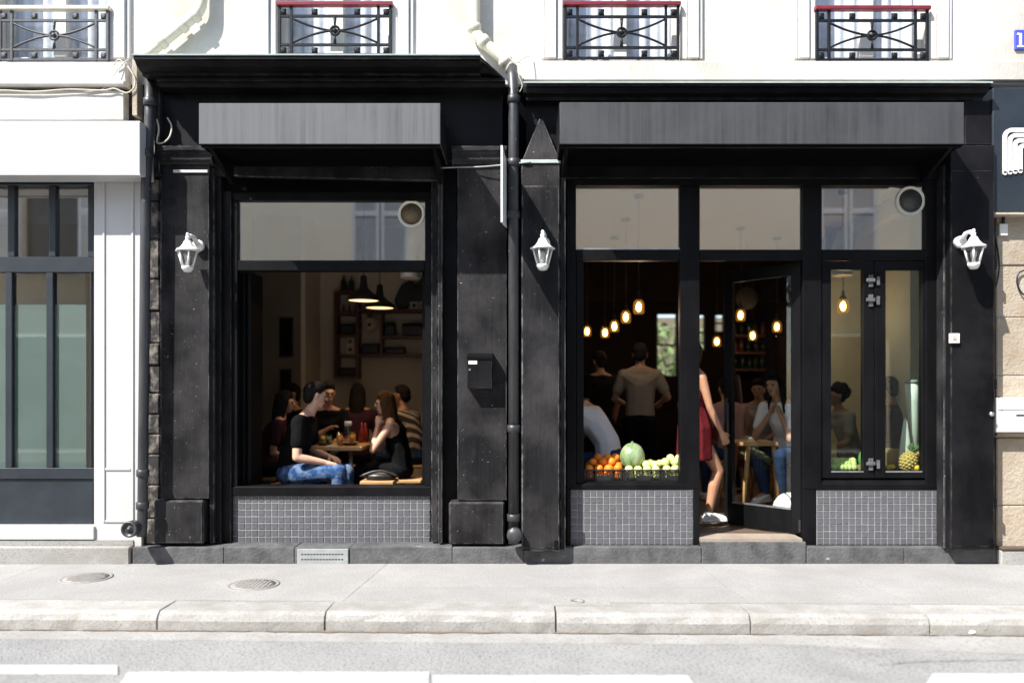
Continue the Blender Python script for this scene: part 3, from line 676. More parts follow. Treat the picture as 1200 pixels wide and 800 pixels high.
# shutter casings either side
def casing(a, b, c, d, y, cap, m='black_worn'):
    o = pb('shutter_casing', m, rs, a, b, c, d, y, .165 - y, .006)
    MB().pbox(a + 1, b - 1, c + 30, d - 4, y - .004, .004).build('casing_panel', m, o, .002)
    MB().pbox(b - 6.5, b - 1.6, d - 13, d - 4, y - .012, .006).build('latch', 'black_frame', o, .001)
    for k in range(3): MB().pbox(b + .3, b + 2.5, d - 60 - k * 140, d - 48 - k * 140, y - .006, .03).build('hinge', 'black_frame', o, .002)
    if cap:
        x0, x1, z0 = X(a + 1, y), X(b, y), Z(c, y); xm = X(634, .02); zm = Z(139, .02)
        MB().add([(x0, y, z0), (x1, y, z0), (x1, .05, z0), (x0, .05, z0), (xm - .012, .02, zm), (xm + .012, .02, zm), (xm + .012, .048, zm), (xm - .012, .048, zm)],
                 [(0, 1, 5, 4), (1, 2, 6, 5), (2, 3, 7, 6), (3, 0, 4, 7), (4, 5, 6, 7), (3, 2, 1, 0)]).build('pointed_cap', 'black_worn', o, .003)
        MB().pbox(a - .6, b + 1.2, c - 1, c + 3, y - .012, .03).build('cap_lip', 'flash', o, .002)
casing(611, 656, 188, 646, -.1, True)
casing(1114, 1166, 170, 644, -.1, False, 'black')
pb('casing_edge', 'black_worn', rs, 656.6, 663, 192, 644, -.06, .2)
pb('casing_edge', 'black_worn', rs, 1106, 1113.4, 192, 642, -.03, .19)
pb('corner_panel', 'black', rs, 1131, 1163, 118, 169.5, -.03, .08)
y = .08
# frame members
for a, b, c, d in ((664, 675, 208, 573), (664, 668.6, 573.3, 640), (797, 820, 217.5, 573), (812.5, 820, 573.3, 640), (941, 963, 217.5, 573), (941, 956.4, 573.3, 640), (1085, 1106, 208, 573)): pb('mullion', 'black_frame', rs, a, b, c, d, y, .088)
pb('head_rail', 'black_frame', rs, 675.2, 1084.8, 208, 217.3, y + .003, .084)
for a, b in ((675.2, 796.8), (820.2, 940.8), (963.2, 1084.8)):
    pb('transom_bar', 'black_frame', rs, a, b, 292.5, 305, y + .004, .083)
    MB().pbox(a, b, 217.5, 292.5, y + .035, .006).build('pane', 'glass_transom', rs)
pb('bead', 'steel', rs, 675.4, 796.6, 290.6, 292.3, y + .012, .01, 0)
pb('reveal', 'black_frame', rs, 675.3, 684, 305.3, 566, y + .02, .06)
# fruit window sill
def sillp(a, b, z_t, z_b): MB().prism([(.076, Z(z_b, .076)), (.076, Z(z_b - 6, .076)), (.12, Z(z_t, .09)), (.166, Z(z_t, .09)), (.166, Z(z_b, .076))], X(a, .07), X(b, .07)).build('sill', 'black_frame', rs, .003)
sillp(670, 811, 565, 573.4); sillp(957, 1107, 560, 573.8)
# fruit shelf behind sill
MB().box(X(676, .17), X(800, .17), .167, .62, Z(565, .17) - .03, Z(565, .17)).build('shelf', 'black_frame', rs, .003)
MB().box(X(965, .17), X(1086, .17), .167, .62, Z(553, .17) - .03, Z(553, .17)).build('shelf', 'black_frame', rs, .003)
# casements
for a, b, g0, g1 in ((963.4, 1024.6, 974, 1012), (1025.4, 1084.6, 1038, 1081)):
    mb = MB(); yy = y + .012
    mb.pbox(a, g0, 306, 560, yy, .06).pbox(g1, b, 306, 560, yy, .06).pbox(g0, g1, 306, 316, yy, .06).pbox(g0, g1, 553, 560, yy, .06)
    l_ = mb.build('casement', 'black_frame', rs)
    bv = l_.modifiers.new('bevel', 'BEVEL'); bv.width = .003; bv.limit_method = 'ANGLE'
    MB().pbox(g0, g1, 316, 553, yy + .03, .005).build('pane', 'glass_green', l_)
    MB().pbox(g0, g1, 551.6, 553.2, yy - .003, .01).build('bead', 'steel', l_)
for r0, dx in ((322, 0), (345, 0), (537, 0)):
    o = MB().pbox(1018.5, 1023.5, r0, r0 + 14, y - .004, .018).pbox(1016, 1026, r0 + 4, r0 + 8, y - .02, .018).pbox(1028, 1031.5, r0 + 2, r0 + 12, y - .004, .018).build('latch', 'latch', rs, .002)
# door leaf, standing open inward
hx, hy = X(942, .13), .15
ang = math.radians(48); LW = .76
zb0, zt0 = Z(632) + .02, Z(306, .1)
def leafbox(u0, u1, z0, z1, dep=.045, off=0):      # u measured from the hinge
    mb = MB().box(-u1, -u0, -dep / 2 + off, dep / 2 + off, z0, z1)
    m_ = Matrix.Translation((hx, hy, 0)) @ Matrix.Rotation(-ang, 4, 'Z'); mb.v = [m_ @ p for p in mb.v]; return mb
dmb = leafbox(0, .1, zb0, zt0)
for a in ((LW - .09, LW, zb0, zt0), (.1, LW - .09, zb0, zb0 + .2), (.1, LW - .09, zt0 - .1, zt0)): q = leafbox(*a); dmb.add(q.v, q.f)
dl = dmb.build('door', 'black_frame', rs, .003)
leafbox(.1, LW - .09, zb0 + .2, zt0 - .1, .006).build('pane', 'glass', dl)
leafbox(.1, LW - .09, zb0 + .196, zb0 + .206, .05).build('bead', 'steel', dl)
leafbox(LW - .075, LW - .045, 1.0, 1.32, .03, -.06).build('handle', 'dark', dl, .006)
leafbox(.002, .02, zb0 + .02, zb0 + .12, .075).build('hinge', 'dark', dl)

# ------------------------------------------------------------------ white shop next door
ws = thing('white_shop', (X(60), .1, 0), 'white panelled shopfront with slate blue glazing and green frosted panes', 'shopfront')
MB().prism([(-.2, Z(204, -.2)), (-.2, Z(143, -.2)), (-.19, Z(141.5, -.2)), (.039, Z(141.5, -.2)), (.039, Z(204, -.2))], -9.4, X(164, -.2)).build('fascia', 'white_gloss', ws, .004)
MB().box(-9.4, X(165, -.2), -.21, -.18, Z(205.5, -.2), Z(204.2, -.2)).build('drip_edge', 'white_gloss', ws)
pb('pilaster', 'white_gloss', ws, 110, 166, 206.5, 648, .05, .25)
for a, b, c, d in ((120, 122.8, 208, 612), (153.5, 156.5, 208, 612), (123, 153.3, 208, 211), (123, 153.3, 609, 612), (123, 153.3, 548, 551)):
    pb('panel_moulding', 'white_gloss', ws, a, b, c, d, .04, .012, .004)
ysl = .12
def sfr(a, b, c, d, dy=0): pb('glazing_bar', 'slate', ws, a, b, c, d, ysl + dy, .07 - dy, .004)
xs_l = [-420, -310, -200, -100, -47, 9, 57, 103]
sfr(-430, 110, 206.5, 217); sfr(-430, 109.8, 301, 319, .002); sfr(-430, 109.8, 548, 561, .002)
for i, q in enumerate(xs_l):
    wq = 7 if q == 103 else 8
    sfr(q, q + wq, 217.3, 300.7, .004); sfr(q - (3 if q != 103 else -2), q + wq - 3, 319.3, 547.7, .004)
for a, b in zip(xs_l, xs_l[1:]):
    MB().pbox(a + 8, b, 217.3, 301, ysl + .03, .005).build('pane', 'glass_transom', ws)
    MB().pbox(a + 5, b - 3, 319.3, 548, ysl + .03, .005).build('pane', 'glass', ws)
    MB().pbox(a + 4, b - 2, 357, 549, ysl + .037, .003).build('frosted_film', 'film', ws)
pb('base_panel', 'slate', ws, -430, 109, 561.3, 616, ysl + .02, .05)
pb('base_rail', 'white_gloss', ws, -430, 110, 616.5, 632, .03, .16)
MB().box(-9.4, X(153), -.02, .3, -.04, Z(640)).build('base_stone', 'gutter', ws, .01)
for k in range(2):
    MB().box(-9.4, X(153) , .04 + .01 * k, .29, Z(640) + .002, Z(632.6, .04)).build('base_course', 'gutter', ws) if k == 0 else None
# its room
rm = bpy.data.objects.new('white_shop_room', None); COL.objects.link(rm); struct(rm)
MB().box(-9.4, X(166), 2.3, 2.4, 0, 3.6).build('wall', 'room_beige', rm)
MB().box(X(166), X(166) + .08, .31, 2.4, 0, 3.6).build('wall', 'room_beige', rm)
MB().box(-9.4, X(166), .3, 2.3, 3.3, 3.4).build('ceiling', 'ceiling', rm)
MB().box(-9.4, X(166), .3, 2.3, .1, .15).build('floor', 'floor', rm)
MB().box(-9.4, X(109, .2), .195, .3, Z(206, .2), 4.0).build('lintel', 'room_dark', rm)
# stained stone strip between pipe and pilaster
stn = thing('stained_wall_strip', (X(182, .1), .1, .14), 'rough black stained stone strip beside the white shop drainpipe', 'wall')
zz = Z(638, .09); k = 0
while zz < Z(206, .09):
    h_ = random.uniform(.16, .34); z1_ = min(zz + h_, Z(206, .09))
    MB().box(X(167.5, .09), X(187.4, .09), .09 + random.uniform(-.014, .014), .279, zz + .004, z1_).build('stone', 'dirty_stone', stn, .012); zz = z1_

# ------------------------------------------------------------------ stone building on the other side
sb = thing('limestone_frontage', (X(1250), .1, 0), 'beige limestone wall under a dark slate fascia with white emblem', 'building')
yr = .05; courses = [643, 592, 512.5, 440, 372, 311, 251]
for j, (c0, c1) in enumerate(zip(courses, courses[1:])):
    xx = 1167.5; q = 0
    while xx < 1760:
        nx = xx + (95 + 55 * ((j + q) % 2)); q += 1
        MB().box(X(xx, yr) + .002, X(nx, yr) - .002, yr + random.uniform(-.006, .004), yr + .3, Z(c0, yr) + .002, Z(c1, yr) - .002).build('stone_block', 'beige_stone', sb, .008)
        xx = nx
MB().box(X(1168, yr), 9.4, yr + .01, yr + .29, -.02, Z(251, yr)).build('mortar', 'gutter', sb)
MB().box(X(1169, 0), 9.4, -.05, yr + .3, -.03, Z(643, 0) - .0).build('base_step', 'gutter', sb, .01)
MB().box(X(1169, 0), 9.4, -.06, .03, Z(643, 0) + .002, Z(640, 0)).build('base_edge', 'floor', sb, .004)
MB().prism([(.045, Z(512, .045)), (-.02, Z(510, -.02)), (-.02, Z(507, -.02)), (.045, Z(506, .045))], X(1167, 0), 9.4).build('ledge', 'beige_stone', sb)
pb('fascia', 'slate', sb, 1163.5, 1760, 103, 249, -.05, .16)
MB().box(X(1163, -.06), 9.4, -.07, .1, Z(251.5, -.06), Z(249.3, -.06)).build('drip_edge', 'beige_stone', sb)
# emblem of nested rounded bands
def band(cx, w, t, top, bot, rad):
    pts = []
    def arc(hw, ztop, r_, rev):
        a = [(-hw, Z(bot, -.06))] + [(-hw + r_ - r_ * math.cos(q), ztop - r_ + r_ * math.sin(q)) for q in [math.pi / 2 * i / 8 for i in range(9)]]
        a += [(-x_, z_) for x_, z_ in a[::-1]]
        return a[::-1] if rev else a
    o = arc(w, Z(top, -.06), rad, False); i = arc(w - t, Z(top, -.06) - t, max(rad - t, .012), True)
    return [(cx + x_, z_) for x_, z_ in o], [(cx + x_, z_) for x_, z_ in i]
em = thing('wall_emblem', (X(1212, -.06), -.06, Z(204, -.06)), 'white emblem of nested rounded bands on the slate fascia', 'sign')
cx = X(1211, -.06); w = cx - X(1175.5, -.06)
for k in range(4):
    o_, i_ = band(cx, w - k * .042, .0325, 150 + k * 6.2, 203 - k * .8, .075 - k * .012)
    n_ = len(o_); ii = i_[::-1]; mb = MB()
    v = [(x_, -.062, z_) for x_, z_ in o_] + [(x_, -.062, z_) for x_, z_ in ii] + [(x_, -.049, z_) for x_, z_ in o_] + [(x_, -.049, z_) for x_, z_ in ii]
    f = []
    for q in range(n_ - 1): f += [(q, q + 1, n_ + q + 1, n_ + q), (2 * n_ + q, 3 * n_ + q, 3 * n_ + q + 1, 2 * n_ + q + 1), (q, 2 * n_ + q, 2 * n_ + q + 1, q + 1), (n_ + q, n_ + q + 1, 3 * n_ + q + 1, 3 * n_ + q)]
    f += [(0, n_, 3 * n_, 2 * n_), (n_ - 1, 3 * n_ - 1, 4 * n_ - 1, 2 * n_ - 1)]
    mb.add(v, f).build('band', 'paper', em)
    for s_ in (-1, 1):
        MB().lathe([(.01625, -.062), (.01625, -.049)], (cx + s_ * (w - k * .042 - .01625), 0, Z(203 - k * .8, -.06)), 14, 'y').build('band_end', 'paper', em)
MB().lathe([(.07, -.0605), (.07, -.049)], (cx, 0, Z(184, -.06)), 24, 'y').build('disc', 'shade_black', em)
# things on the stone wall
mbx = thing('letter_box', (X(1190, -.04), -.04, Z(506, -.04)), 'cream letter box standing on the limestone ledge', 'letter box')
MB().pbox(1167, 1222, 465.5, 506.5, -.06, .1).build('case', 'stain_white', mbx, .006)
MB().pbox(1169, 1220, 468, 480, -.066, .008).build('flap', 'stain_white', mbx, .004)
MB().pbox(1191, 1216, 485.5, 487.5, -.0615, .006).build('slot', 'dark', mbx)
MB().lathe([(.007, -.064), (.007, -.055)], (X(1173.5, -.06), 0, Z(480, -.06)), 10, 'y').build('lock', 'steel', mbx)
sw = thing('junction_box', (X(1176, .03), .03, Z(276, .03)), 'small white junction box on the limestone wall below the emblem', 'junction box')
MB().pbox(1171.5, 1181.5, 262, 276, .015, .035).build('case', 'stain_white', sw, .004)
MB().tube([(X(1176, .03), .03, Z(262, .03)), (X(1176, .03), .03, Z(253, .03))], .012, 8).build('cable_entry', 'dark', sw)
def cable(name, pts, r, m, label):
    p = [Vector(q) for q in pts]; out = []
    for i in range(len(p) - 1):
        a, b, c_, d_ = p[max(i - 1, 0)], p[i], p[i + 1], p[min(i + 2, len(p) - 1)]
        for k in range(6):
            u = k / 6; out.append(.5 * ((2 * b) + (c_ - a) * u + (2 * a - 5 * b + 4 * c_ - d_) * u * u + (3 * b - a - 3 * c_ + d_) * u ** 3))
    out.append(p[-1])
    return tag(MB().tube(out, r, 6).build(name, m), label, 'cable')
def P(px, py, y): return (X(px, y), y, Z(py, y))
cable('wall_cable', [P(1160, 258, .03), P(1167, 280, .03), P(1171, 310, .032), P(1168, 332, .03), P(1162, 344, .03)], .006, 'dark', 'thin black cable hanging in a bow down the limestone wall')
cable('wall_cable', [P(1203, 316, .03), P(1194, 320, .03), P(1192, 332, .03), P(1198, 344, .03), P(1206, 346, .03)], .007, 'dark', 'black cable loop on the limestone wall beneath the slate fascia')
ym = .015
cable('wall_cable', [P(-60, 107, ym), P(0, 106, ym), P(40, 107.5, ym), P(80, 105, ym), P(120, 106, ym), P(134, 104, ym), P(148, 109, ym), P(157, 103, ym), P(158, 92, ym), P(150, 78, ym)], .006, 'cable_white', 'cream cable running under the moulding over the white shop and looping up')
cable('wall_cable', [P(-60, 110.5, .03), P(0, 110, .03), P(60, 110, .03), P(110, 107, .03), P(122, 103, .03), P(135, 86, .03), P(147, 72, .05)], .004, 'cable_white', 'thin cable leaving the moulding and rising past the grey railing')
cable('wall_cable', [P(151, 70, .03), P(145, 73, .02), P(139, 70, .02), P(133, 77, .03)], .005, 'cable_white', 'short frayed cable end by the grey railing')
cable('wall_cable', [P(514, 197, .03), P(540, 196, .03), P(565, 195.5, .0), P(592, 193, -.03), P(612, 191, -.11), P(622, 190, -.115)], .006, 'zinc', 'grey cable crossing the mailbox pilaster top to the pointed casing')
cable('wall_cable', [P(605, 70, -.02), P(612, 78, -.03), P(608, 88, -.06), P(612, 100, -.06), P(609, 108, -.06)], .0035, 'cable_white', 'cream wire tied round the drainpipe elbow')
cable('wall_cable', [P(596, 66, -.02), P(604, 74, -.035), P(614, 68, -.02), P(622, 66, .04)], .0035, 'cable_white', 'cream wire knotted over the bent drainpipe')
cable('wall_cable', [P(184, 140, .0), P(186, 152, -.01), P(184, 167, -.01), P(192, 167, -.01), P(199, 160, -.01), P(201, 148, .02), P(196, 138, .03)], .007, 'cable_white', 'pale cable hook beside the small shopfront fascia')

# blade sign seen edge-on, on a bracket
bs = thing('blade_sign', (X(593, .05), .05, Z(272, 0)), 'blank white projecting sign on a bracket above the mailbox', 'sign')
x_ = X(593.5, .0); xf = X(588, -.52)
MB().add([(xf - .008, -.52, Z(190, -.1)), (x_ - .008, .04, Z(192, 0)), (x_ - .008, .04, Z(266, 0)), (xf - .008, -.52, Z(274, -.1)),
          (xf + .008, -.52, Z(190, -.1)), (x_ + .008, .04, Z(192, 0)), (x_ + .008, .04, Z(266, 0)), (xf + .008, -.52, Z(274, -.1))],
         [(0, 1, 2, 3), (4, 7, 6, 5), (0, 4, 5, 1), (1, 5, 6, 2), (2, 6, 7, 3), (3, 7, 4, 0)]).build('panel', 'lamp_white', bs, .002)
MB().tube([(x_, .05, Z(190, 0)), (xf, -.38, Z(188, -.1))], .011, 8).build('bracket', 'dark', bs)
MB().tube([(x_ + .03, .05, Z(197, 0)), (x_ + .045, -.02, Z(199, 0)), (x_ + .045, -.03, Z(203, 0)), (x_ + .03, -.03, Z(205, 0))], .007, 8).build('hook', 'dark', bs)

# black mailbox
mx = thing('mailbox', (X(562, 0), 0, Z(455, -.03)), 'small black metal mailbox with white label on the pilaster', 'mailbox')
MB().pbox(547.5, 577, 416, 455, -.05, .1).build('case', 'black', mx, .004)
MB().prism([(-.058, Z(421, -.05)), (-.058, Z(416.5, -.05)), (-.03, Z(414, -.05)), (.05, Z(413, -.05)), (.05, Z(421, -.05))], X(547, -.05), X(577.5, -.05)).build('lid', 'black_frame', mx, .002)
MB().pbox(549, 559, 422.6, 426.5, -.053, .004).build('name_label', 'paper', mx)
MB().lathe([(.009, -.056), (.009, -.048)], (X(550.5, -.05), 0, Z(433, -.05)), 10, 'y').build('lock', 'steel', mx)
sg = thing('door_bell', (X(1119, -.1), -.1, Z(402, -.1)), 'small white bell box on the black shutter casing', 'door bell')
MB().pbox(1113.5, 1125, 390.5, 402, -.128, .024).build('case', 'stain_white', sg, .003)
MB().pbox(1117, 1121, 394, 398, -.133, .006).build('button', 'cream_obj', sg, .001)
tag(MB().lathe([(.001, -.125), (.018, -.122), (.02, -.104)], (X(1161, -.1), 0, Z(485, -.1)), 12, 'y').build('lock_knob', 'steel'), 'shiny round lock knob on the black shutter casing', 'knob')

# wall lanterns
def lantern():
    t = thing('wall_lantern', (0, 0, 0), '', 'wall lantern', 'white wall lanterns')
    # origin: centre of roof brim; wall at y=+.16
    MB().lathe([(.001, .118), (.045, .118), (.048, .126), (.048, .158)], (.03, 0, .07), 18, 'y').build('wall_plate', 'lamp_white', t)
    MB().tube([(.03, .12, .075), (.022, .07, .125), (.01, .03, .13), (0, 0, .105)], [.022, .018, .016, .02], 10).build('arm', 'lamp_white', t)
    MB().lathe([(.1, -.004), (.1, .006), (.07, .022), (.046, .05), (.03, .08), (.014, .094), (.02, .104), (.02, .112), (.010, .12), (.015, .134), (.010, .146), (.001, .15)], (0, 0, 0), 6).build('roof', 'lamp_white', t)
    mb = MB()
    for k in range(6):
        a = math.pi / 3 * k; mb.tube([(.076 * math.cos(a), .076 * math.sin(a), -.002), (.042 * math.cos(a), .042 * math.sin(a), -.128)], .0075, 6)
    mb.build('cage', 'lamp_white', t)
    MB().lathe([(.071, -.005), (.040, -.126)], (0, 0, 0), 6).build('glass', 'lamp_glass', t)
    MB().lathe([(.05, -.124), (.052, -.134), (.044, -.15), (.03, -.168), (.012, -.172), (.001, -.173)], (0, 0, 0), 6).build('foot', 'lamp_white', t)
    MB().lathe([(.014, -.12), (.014, -.085), (.02, -.07), (.024, -.045), (.018, -.025), (.001, -.018)], (0, 0, 0), 12).build('bulb', 'paper', t)
    return t
l0 = lantern(); l0.location = (X(219.5, -.12), -.115, Z(294, -.12)); l0['label'] = 'white wall lantern on the pilaster beside the white shop drainpipe'
l1 = copy_tree(l0); l1.location = (X(636, -.26), -.26, Z(291.5, -.26)); l1['label'] = 'white wall lantern on the casing with pointed cap'
l2 = copy_tree(l0); l2.location = (X(1141, -.26), -.26, Z(290, -.26)); l2['label'] = 'white wall lantern on the casing beside the limestone wall'
for l_, ang_ in ((l0, .0), (l1, .1), (l2, 0)): l_.rotation_euler.z = ang_
for ch in l2.children:
    if ch.name.startswith(('wall_plate', 'arm')): ch.scale.x = -1

# ------------------------------------------------------------------ rooms behind the shopfronts
FZ = Z(632); CZ = 3.48
def room(name, x0, x1, y0, y1, wl, wr, wb, win=()):
    r = bpy.data.objects.new(name, None); COL.objects.link(r); struct(r)
    MB().box(x0, x1, y0, y1, FZ - .08, FZ).build('floor', 'floor', r)
    MB().box(x0, x1, y0, y1, CZ, CZ + .1).build('ceiling', 'ceiling', r)
    MB().box(x0 - .1, x0, y0, y1 + .1, FZ - .08, CZ + .1).build('wall', wl, r)
    MB().box(x1, x1 + .1, y0, y1 + .1, FZ - .08, CZ + .1).build('wall', wr, r)
    wall_grid(x0, x1, FZ - .08, CZ + .1, y1, y1 + .1, list(win)).build('wall', wb, r)
    return r
LX0, LX1, LYB = -3.2, X(560, .38) - .02, 3.3
RX0, RX1, RYB = -.12, 4.0, 6.6
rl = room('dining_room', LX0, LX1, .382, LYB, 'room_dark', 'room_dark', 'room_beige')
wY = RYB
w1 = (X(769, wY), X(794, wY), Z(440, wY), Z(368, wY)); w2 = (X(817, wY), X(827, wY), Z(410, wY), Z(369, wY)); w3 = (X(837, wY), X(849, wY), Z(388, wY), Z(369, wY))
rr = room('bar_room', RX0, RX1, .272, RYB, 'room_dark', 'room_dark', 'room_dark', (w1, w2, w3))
MB().box(RX1 - .03, RX1, .28, 3.8, FZ, CZ).build('wall', 'room_cream', rr)
# darker partition in the dining room
MB().box(X(296, 2.6), X(352, 2.6), 2.6, 2.7, FZ, CZ).build('partition', 'partition', rl)
MB().box(X(352, 2.6) - .001, X(352, 2.6) + .05, 2.62, LYB, FZ, CZ).build('partition', 'room_beige', rl)
# pale pier on the cream wall, dark upper bar wall
MB().box(RX1 - .22, RX1 - .031, 1.15, 1.75, FZ, CZ).build('pier', 'room_cream', rr)
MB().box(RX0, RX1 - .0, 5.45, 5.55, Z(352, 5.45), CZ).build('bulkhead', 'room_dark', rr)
for (wa, wb, wc_, wd) in (w1, w2, w3):
    fw = MB().box(wa, wa + .03, wY + .02, wY + .06, wc_, wd).box(wb - .03, wb, wY + .02, wY + .06, wc_, wd).box(wa + .03, wb - .03, wY + .021, wY + .059, (wc_ + wd) / 2 - .015, (wc_ + wd) / 2 + .015).build('window_frame', 'matte_black', rr)
# courtyard behind the far windows
ct = bpy.data.objects.new('courtyard_wall', None); COL.objects.link(ct); struct(ct)
MB().box(-2, 7, 9.6, 9.7, 0, 3.0).build('wall', 'partition', ct)
tr = thing('courtyard_shrub', (X(782, 8.4), 8.6, 0), 'leafy green shrub seen through the far bar window', 'shrub')
mb = MB(); rg = random.Random(5)
for k in range(1500):
    a = rg.uniform(0, 6.28); r_ = .9 * rg.random() ** .5; p = Vector((X(782, 8.4) + r_ * math.cos(a), 8.6 + r_ * .5 * math.sin(a), rg.uniform(.5, 2.75)))
    u = Vector((rg.uniform(-1, 1), rg.uniform(-1, 1), rg.uniform(-1, 1))).normalized() * .07; v = u.cross(Vector((rg.uniform(-1, 1), rg.uniform(-1, 1), .3))).normalized() * .035
    mb.add([p - u, p + v, p + u, p - v], [(0, 1, 2, 3)])
stuff(mb.build('foliage', 'foliage', tr))
MB().tube([(X(782, 8.4), 8.6, -.1), (X(782, 8.4) + .05, 8.6, 1.0), (X(782, 8.4), 8.65, 1.8)], [.04, .03, .015], 8).build('stem', 'wood_dark', tr)

# ------------------------------------------------------------------ lights hanging in the rooms
def jar_pendant(px, py, y, lab, pw=1.6):
    x, z = X(px, y), Z(py, y)
    t = thing('jar_pendant', (x, y, z - .09), lab, 'pendant lamp', 'glass jar pendants over the bar room')
    MB().lathe([(.001, CZ - .03), (.05, CZ - .028), (.055, CZ - .0)], (x, y, 0), 16).build('ceiling_rose', 'matte_black', t)
    MB().tube([(x, y, CZ - .02), (x, y, z + .13)], .004, 6).build('cord', 'matte_black', t)
    MB().lathe([(.006, .15), (.012, .14), (.02, .085), (.034, .08), (.034, .055)], (x, y, z), 14).build('cap', 'matte_black', t)
    MB().lathe([(.034, .055), (.05, .035), (.057, .01), (.057, -.07), (.045, -.085)], (x, y, z), 16).build('jar', 'jar', t)
    MB().ball((x, y, z - .015), (.027, .027, .048), 12, 8).build('bulb', 'bulb', t)
    ld = bpy.data.lights.new('bulb_light', 'POINT'); ld.energy = pw; ld.color = (1, .84, .65); ld.shadow_soft_size = .03
    lo = bpy.data.objects.new('bulb_light', ld); COL.objects.link(lo); lo.parent = t; lo.location = Vector((x, y, z - .125)) - t.location
jar_pendant(748.5, 358, 1.71, 'lit glass jar pendant hanging over the fruit window, biggest of its row')
jar_pendant(733.5, 370, 2.8, 'second lit jar pendant in the row behind the fruit window')
jar_pendant(720, 381, 3.85, 'third lit jar pendant in the row behind the fruit window')
jar_pendant(709, 388.5, 4.9, 'fourth lit jar pendant in the row behind the fruit window')
jar_pendant(688, 387, 5.2, 'lit jar pendant at the far end behind the fruit window', 1.5)
jar_pendant(868, 368, 3.3, 'lit jar pendant seen in the doorway beside the round wall plate')
jar_pendant(910.5, 381.5, 3.9, 'lit jar pendant hanging deepest beyond the open door leaf')
jar_pendant(882, 392, 5.3, 'small lit jar pendant far back in the doorway', 1.5)
jar_pendant(840, 399, 5.3, 'tiny lit jar pendant at the back of the doorway near the bright window', 1.5)
jar_pendant(988, 357, 1.55, 'lit glass jar pendant behind the glazed casement', 1.3)

def cone_pendant(px, py, y, lab):
    x, z = X(px, y), Z(py, y); r = .165
    t = thing('cone_pendant', (x, y, z), lab, 'pendant lamp', 'black cone pendants in the dining room')
    MB().lathe([(.001, CZ - .03), (.06, CZ - .028), (.06, CZ - .0)], (x, y, 0), 16).build('ceiling_rose', 'matte_black', t)
    MB().tube([(x, y, CZ - .02), (x, y, z + .24)], .005, 6).build('cord', 'matte_black', t)
    MB().lathe([(.01, .26), (.03, .25), (.036, .17), (.045, .13), (.09, .085), (r - .01, .04), (r, .0), (r - .006, .0), (r - .018, .036), (.08, .075), (.04, .1), (.001, .1)], (x, y, z), 28).build('shade', 'matte_black', t)
    MB().lathe([(r - .012, .0125), (.001, .0126)], (x, y, z), 24).build('diffuser', 'shade_in', t)
    ld = bpy.data.lights.new('bulb_light', 'SPOT'); ld.energy = 13; ld.color = (1, .72, .42); ld.spot_size = R(115); ld.spot_blend = .5; ld.shadow_soft_size = .08
    lo = bpy.data.objects.new('bulb_light', ld); COL.objects.link(lo); lo.parent = t; lo.location = (0, 0, -.01)
cone_pendant(426, 353, 1.3, 'lit black cone pendant hanging lower over the diners table')
cone_pendant(445, 361.5, 1.85, 'lit black cone pendant hanging behind the other one')

# ventilation ducts ending at the glass
def duct(px, py, r, L_, lab, inner):
    y = .222 if px < 600 else .1
    x, z = X(px, y), Z(py, y)
    t = thing('duct', (x, y, z - r), lab, 'duct')
    MB().lathe([(r + .022, y), (r + .026, y + .012), (r + .022, y + .03), (r, y + .03), (r, y), (r + .022, y)], (x, 0, z), 28, 'y', cap=False).build('ring', 'duct_white', t)
    MB().lathe([(r - .0, y + .005), (.001, y + .0045)], (x, 0, z), 28, 'y').build('mesh', inner, t)
    pts = [(x, y + .03 + i * .1, z) for i in range(int(L_ / .1))] ; e = pts[-1]
    pts += [(e[0] - .02, e[1] + .1, z - .02), (e[0] - .07, e[1] + .18, z - .08), (e[0] - .1, e[1] + .22, z - .2), (e[0] - .1, e[1] + .22, z - .45)]
    rr_ = [r + (.006 if i % 3 == 0 else 0) for i in range(len(pts))]
    MB().tube(pts, rr_, 24).build('tube', 'duct', t)
duct(482, 250.5, .092, .5, 'round white vent ring with brown mesh behind the diners transom', 'duct_in')
duct(1067.5, 235, .098, 1.0, 'grey ventilation tube with white ring behind the casement transom', 'duct_grey')

# ------------------------------------------------------------------ people
def sph(c, r, Mx=None):
    rx, ry, rz = r if isinstance(r, (tuple, list)) else (r, r, r); out = []
    for i in range(7):
        t = math.pi * i / 6
        for k in range(10 if 0 < i < 6 else 1):
            a = 2 * math.pi * k / 10; p = Vector((rx * math.sin(t) * math.cos(a), ry * math.sin(t) * math.sin(a), rz * math.cos(t)))
            p = p + Vector(c)
            out.append(Mx @ p if Mx else p)
    return out
def blob(name, hulls, m, parent, vox, smooth=5, kind=None):
    bm = bmesh.new()
    for h_ in hulls:
        vs = []
        for e in h_: vs += [bm.verts.new(p) for p in sph(*e)]
        r = bmesh.ops.convex_hull(bm, input=vs)
        bmesh.ops.delete(bm, geom=[g for g in set(r['geom_interior'] + r['geom_unused']) if isinstance(g, bmesh.types.BMVert)], context='VERTS')
    me = bpy.data.meshes.new(name); bm.to_mesh(me); bm.free()
    o = bpy.data.objects.new(name, me); COL.objects.link(o)
    q = o.modifiers.new('r', 'REMESH'); q.mode = 'VOXEL'; q.voxel_size = vox; q.use_smooth_shade = True
    q = o.modifiers.new('s', 'SMOOTH'); q.factor = .5; q.iterations = smooth
    dg = bpy.context.evaluated_depsgraph_get(); me2 = bpy.data.meshes.new_from_object(o.evaluated_get(dg))
    o.modifiers.clear(); o.data = me2; bpy.data.meshes.remove(me); me2.name = name
    me2.materials.clear(); me2.materials.append(M[m]); o.parent = parent
    return o

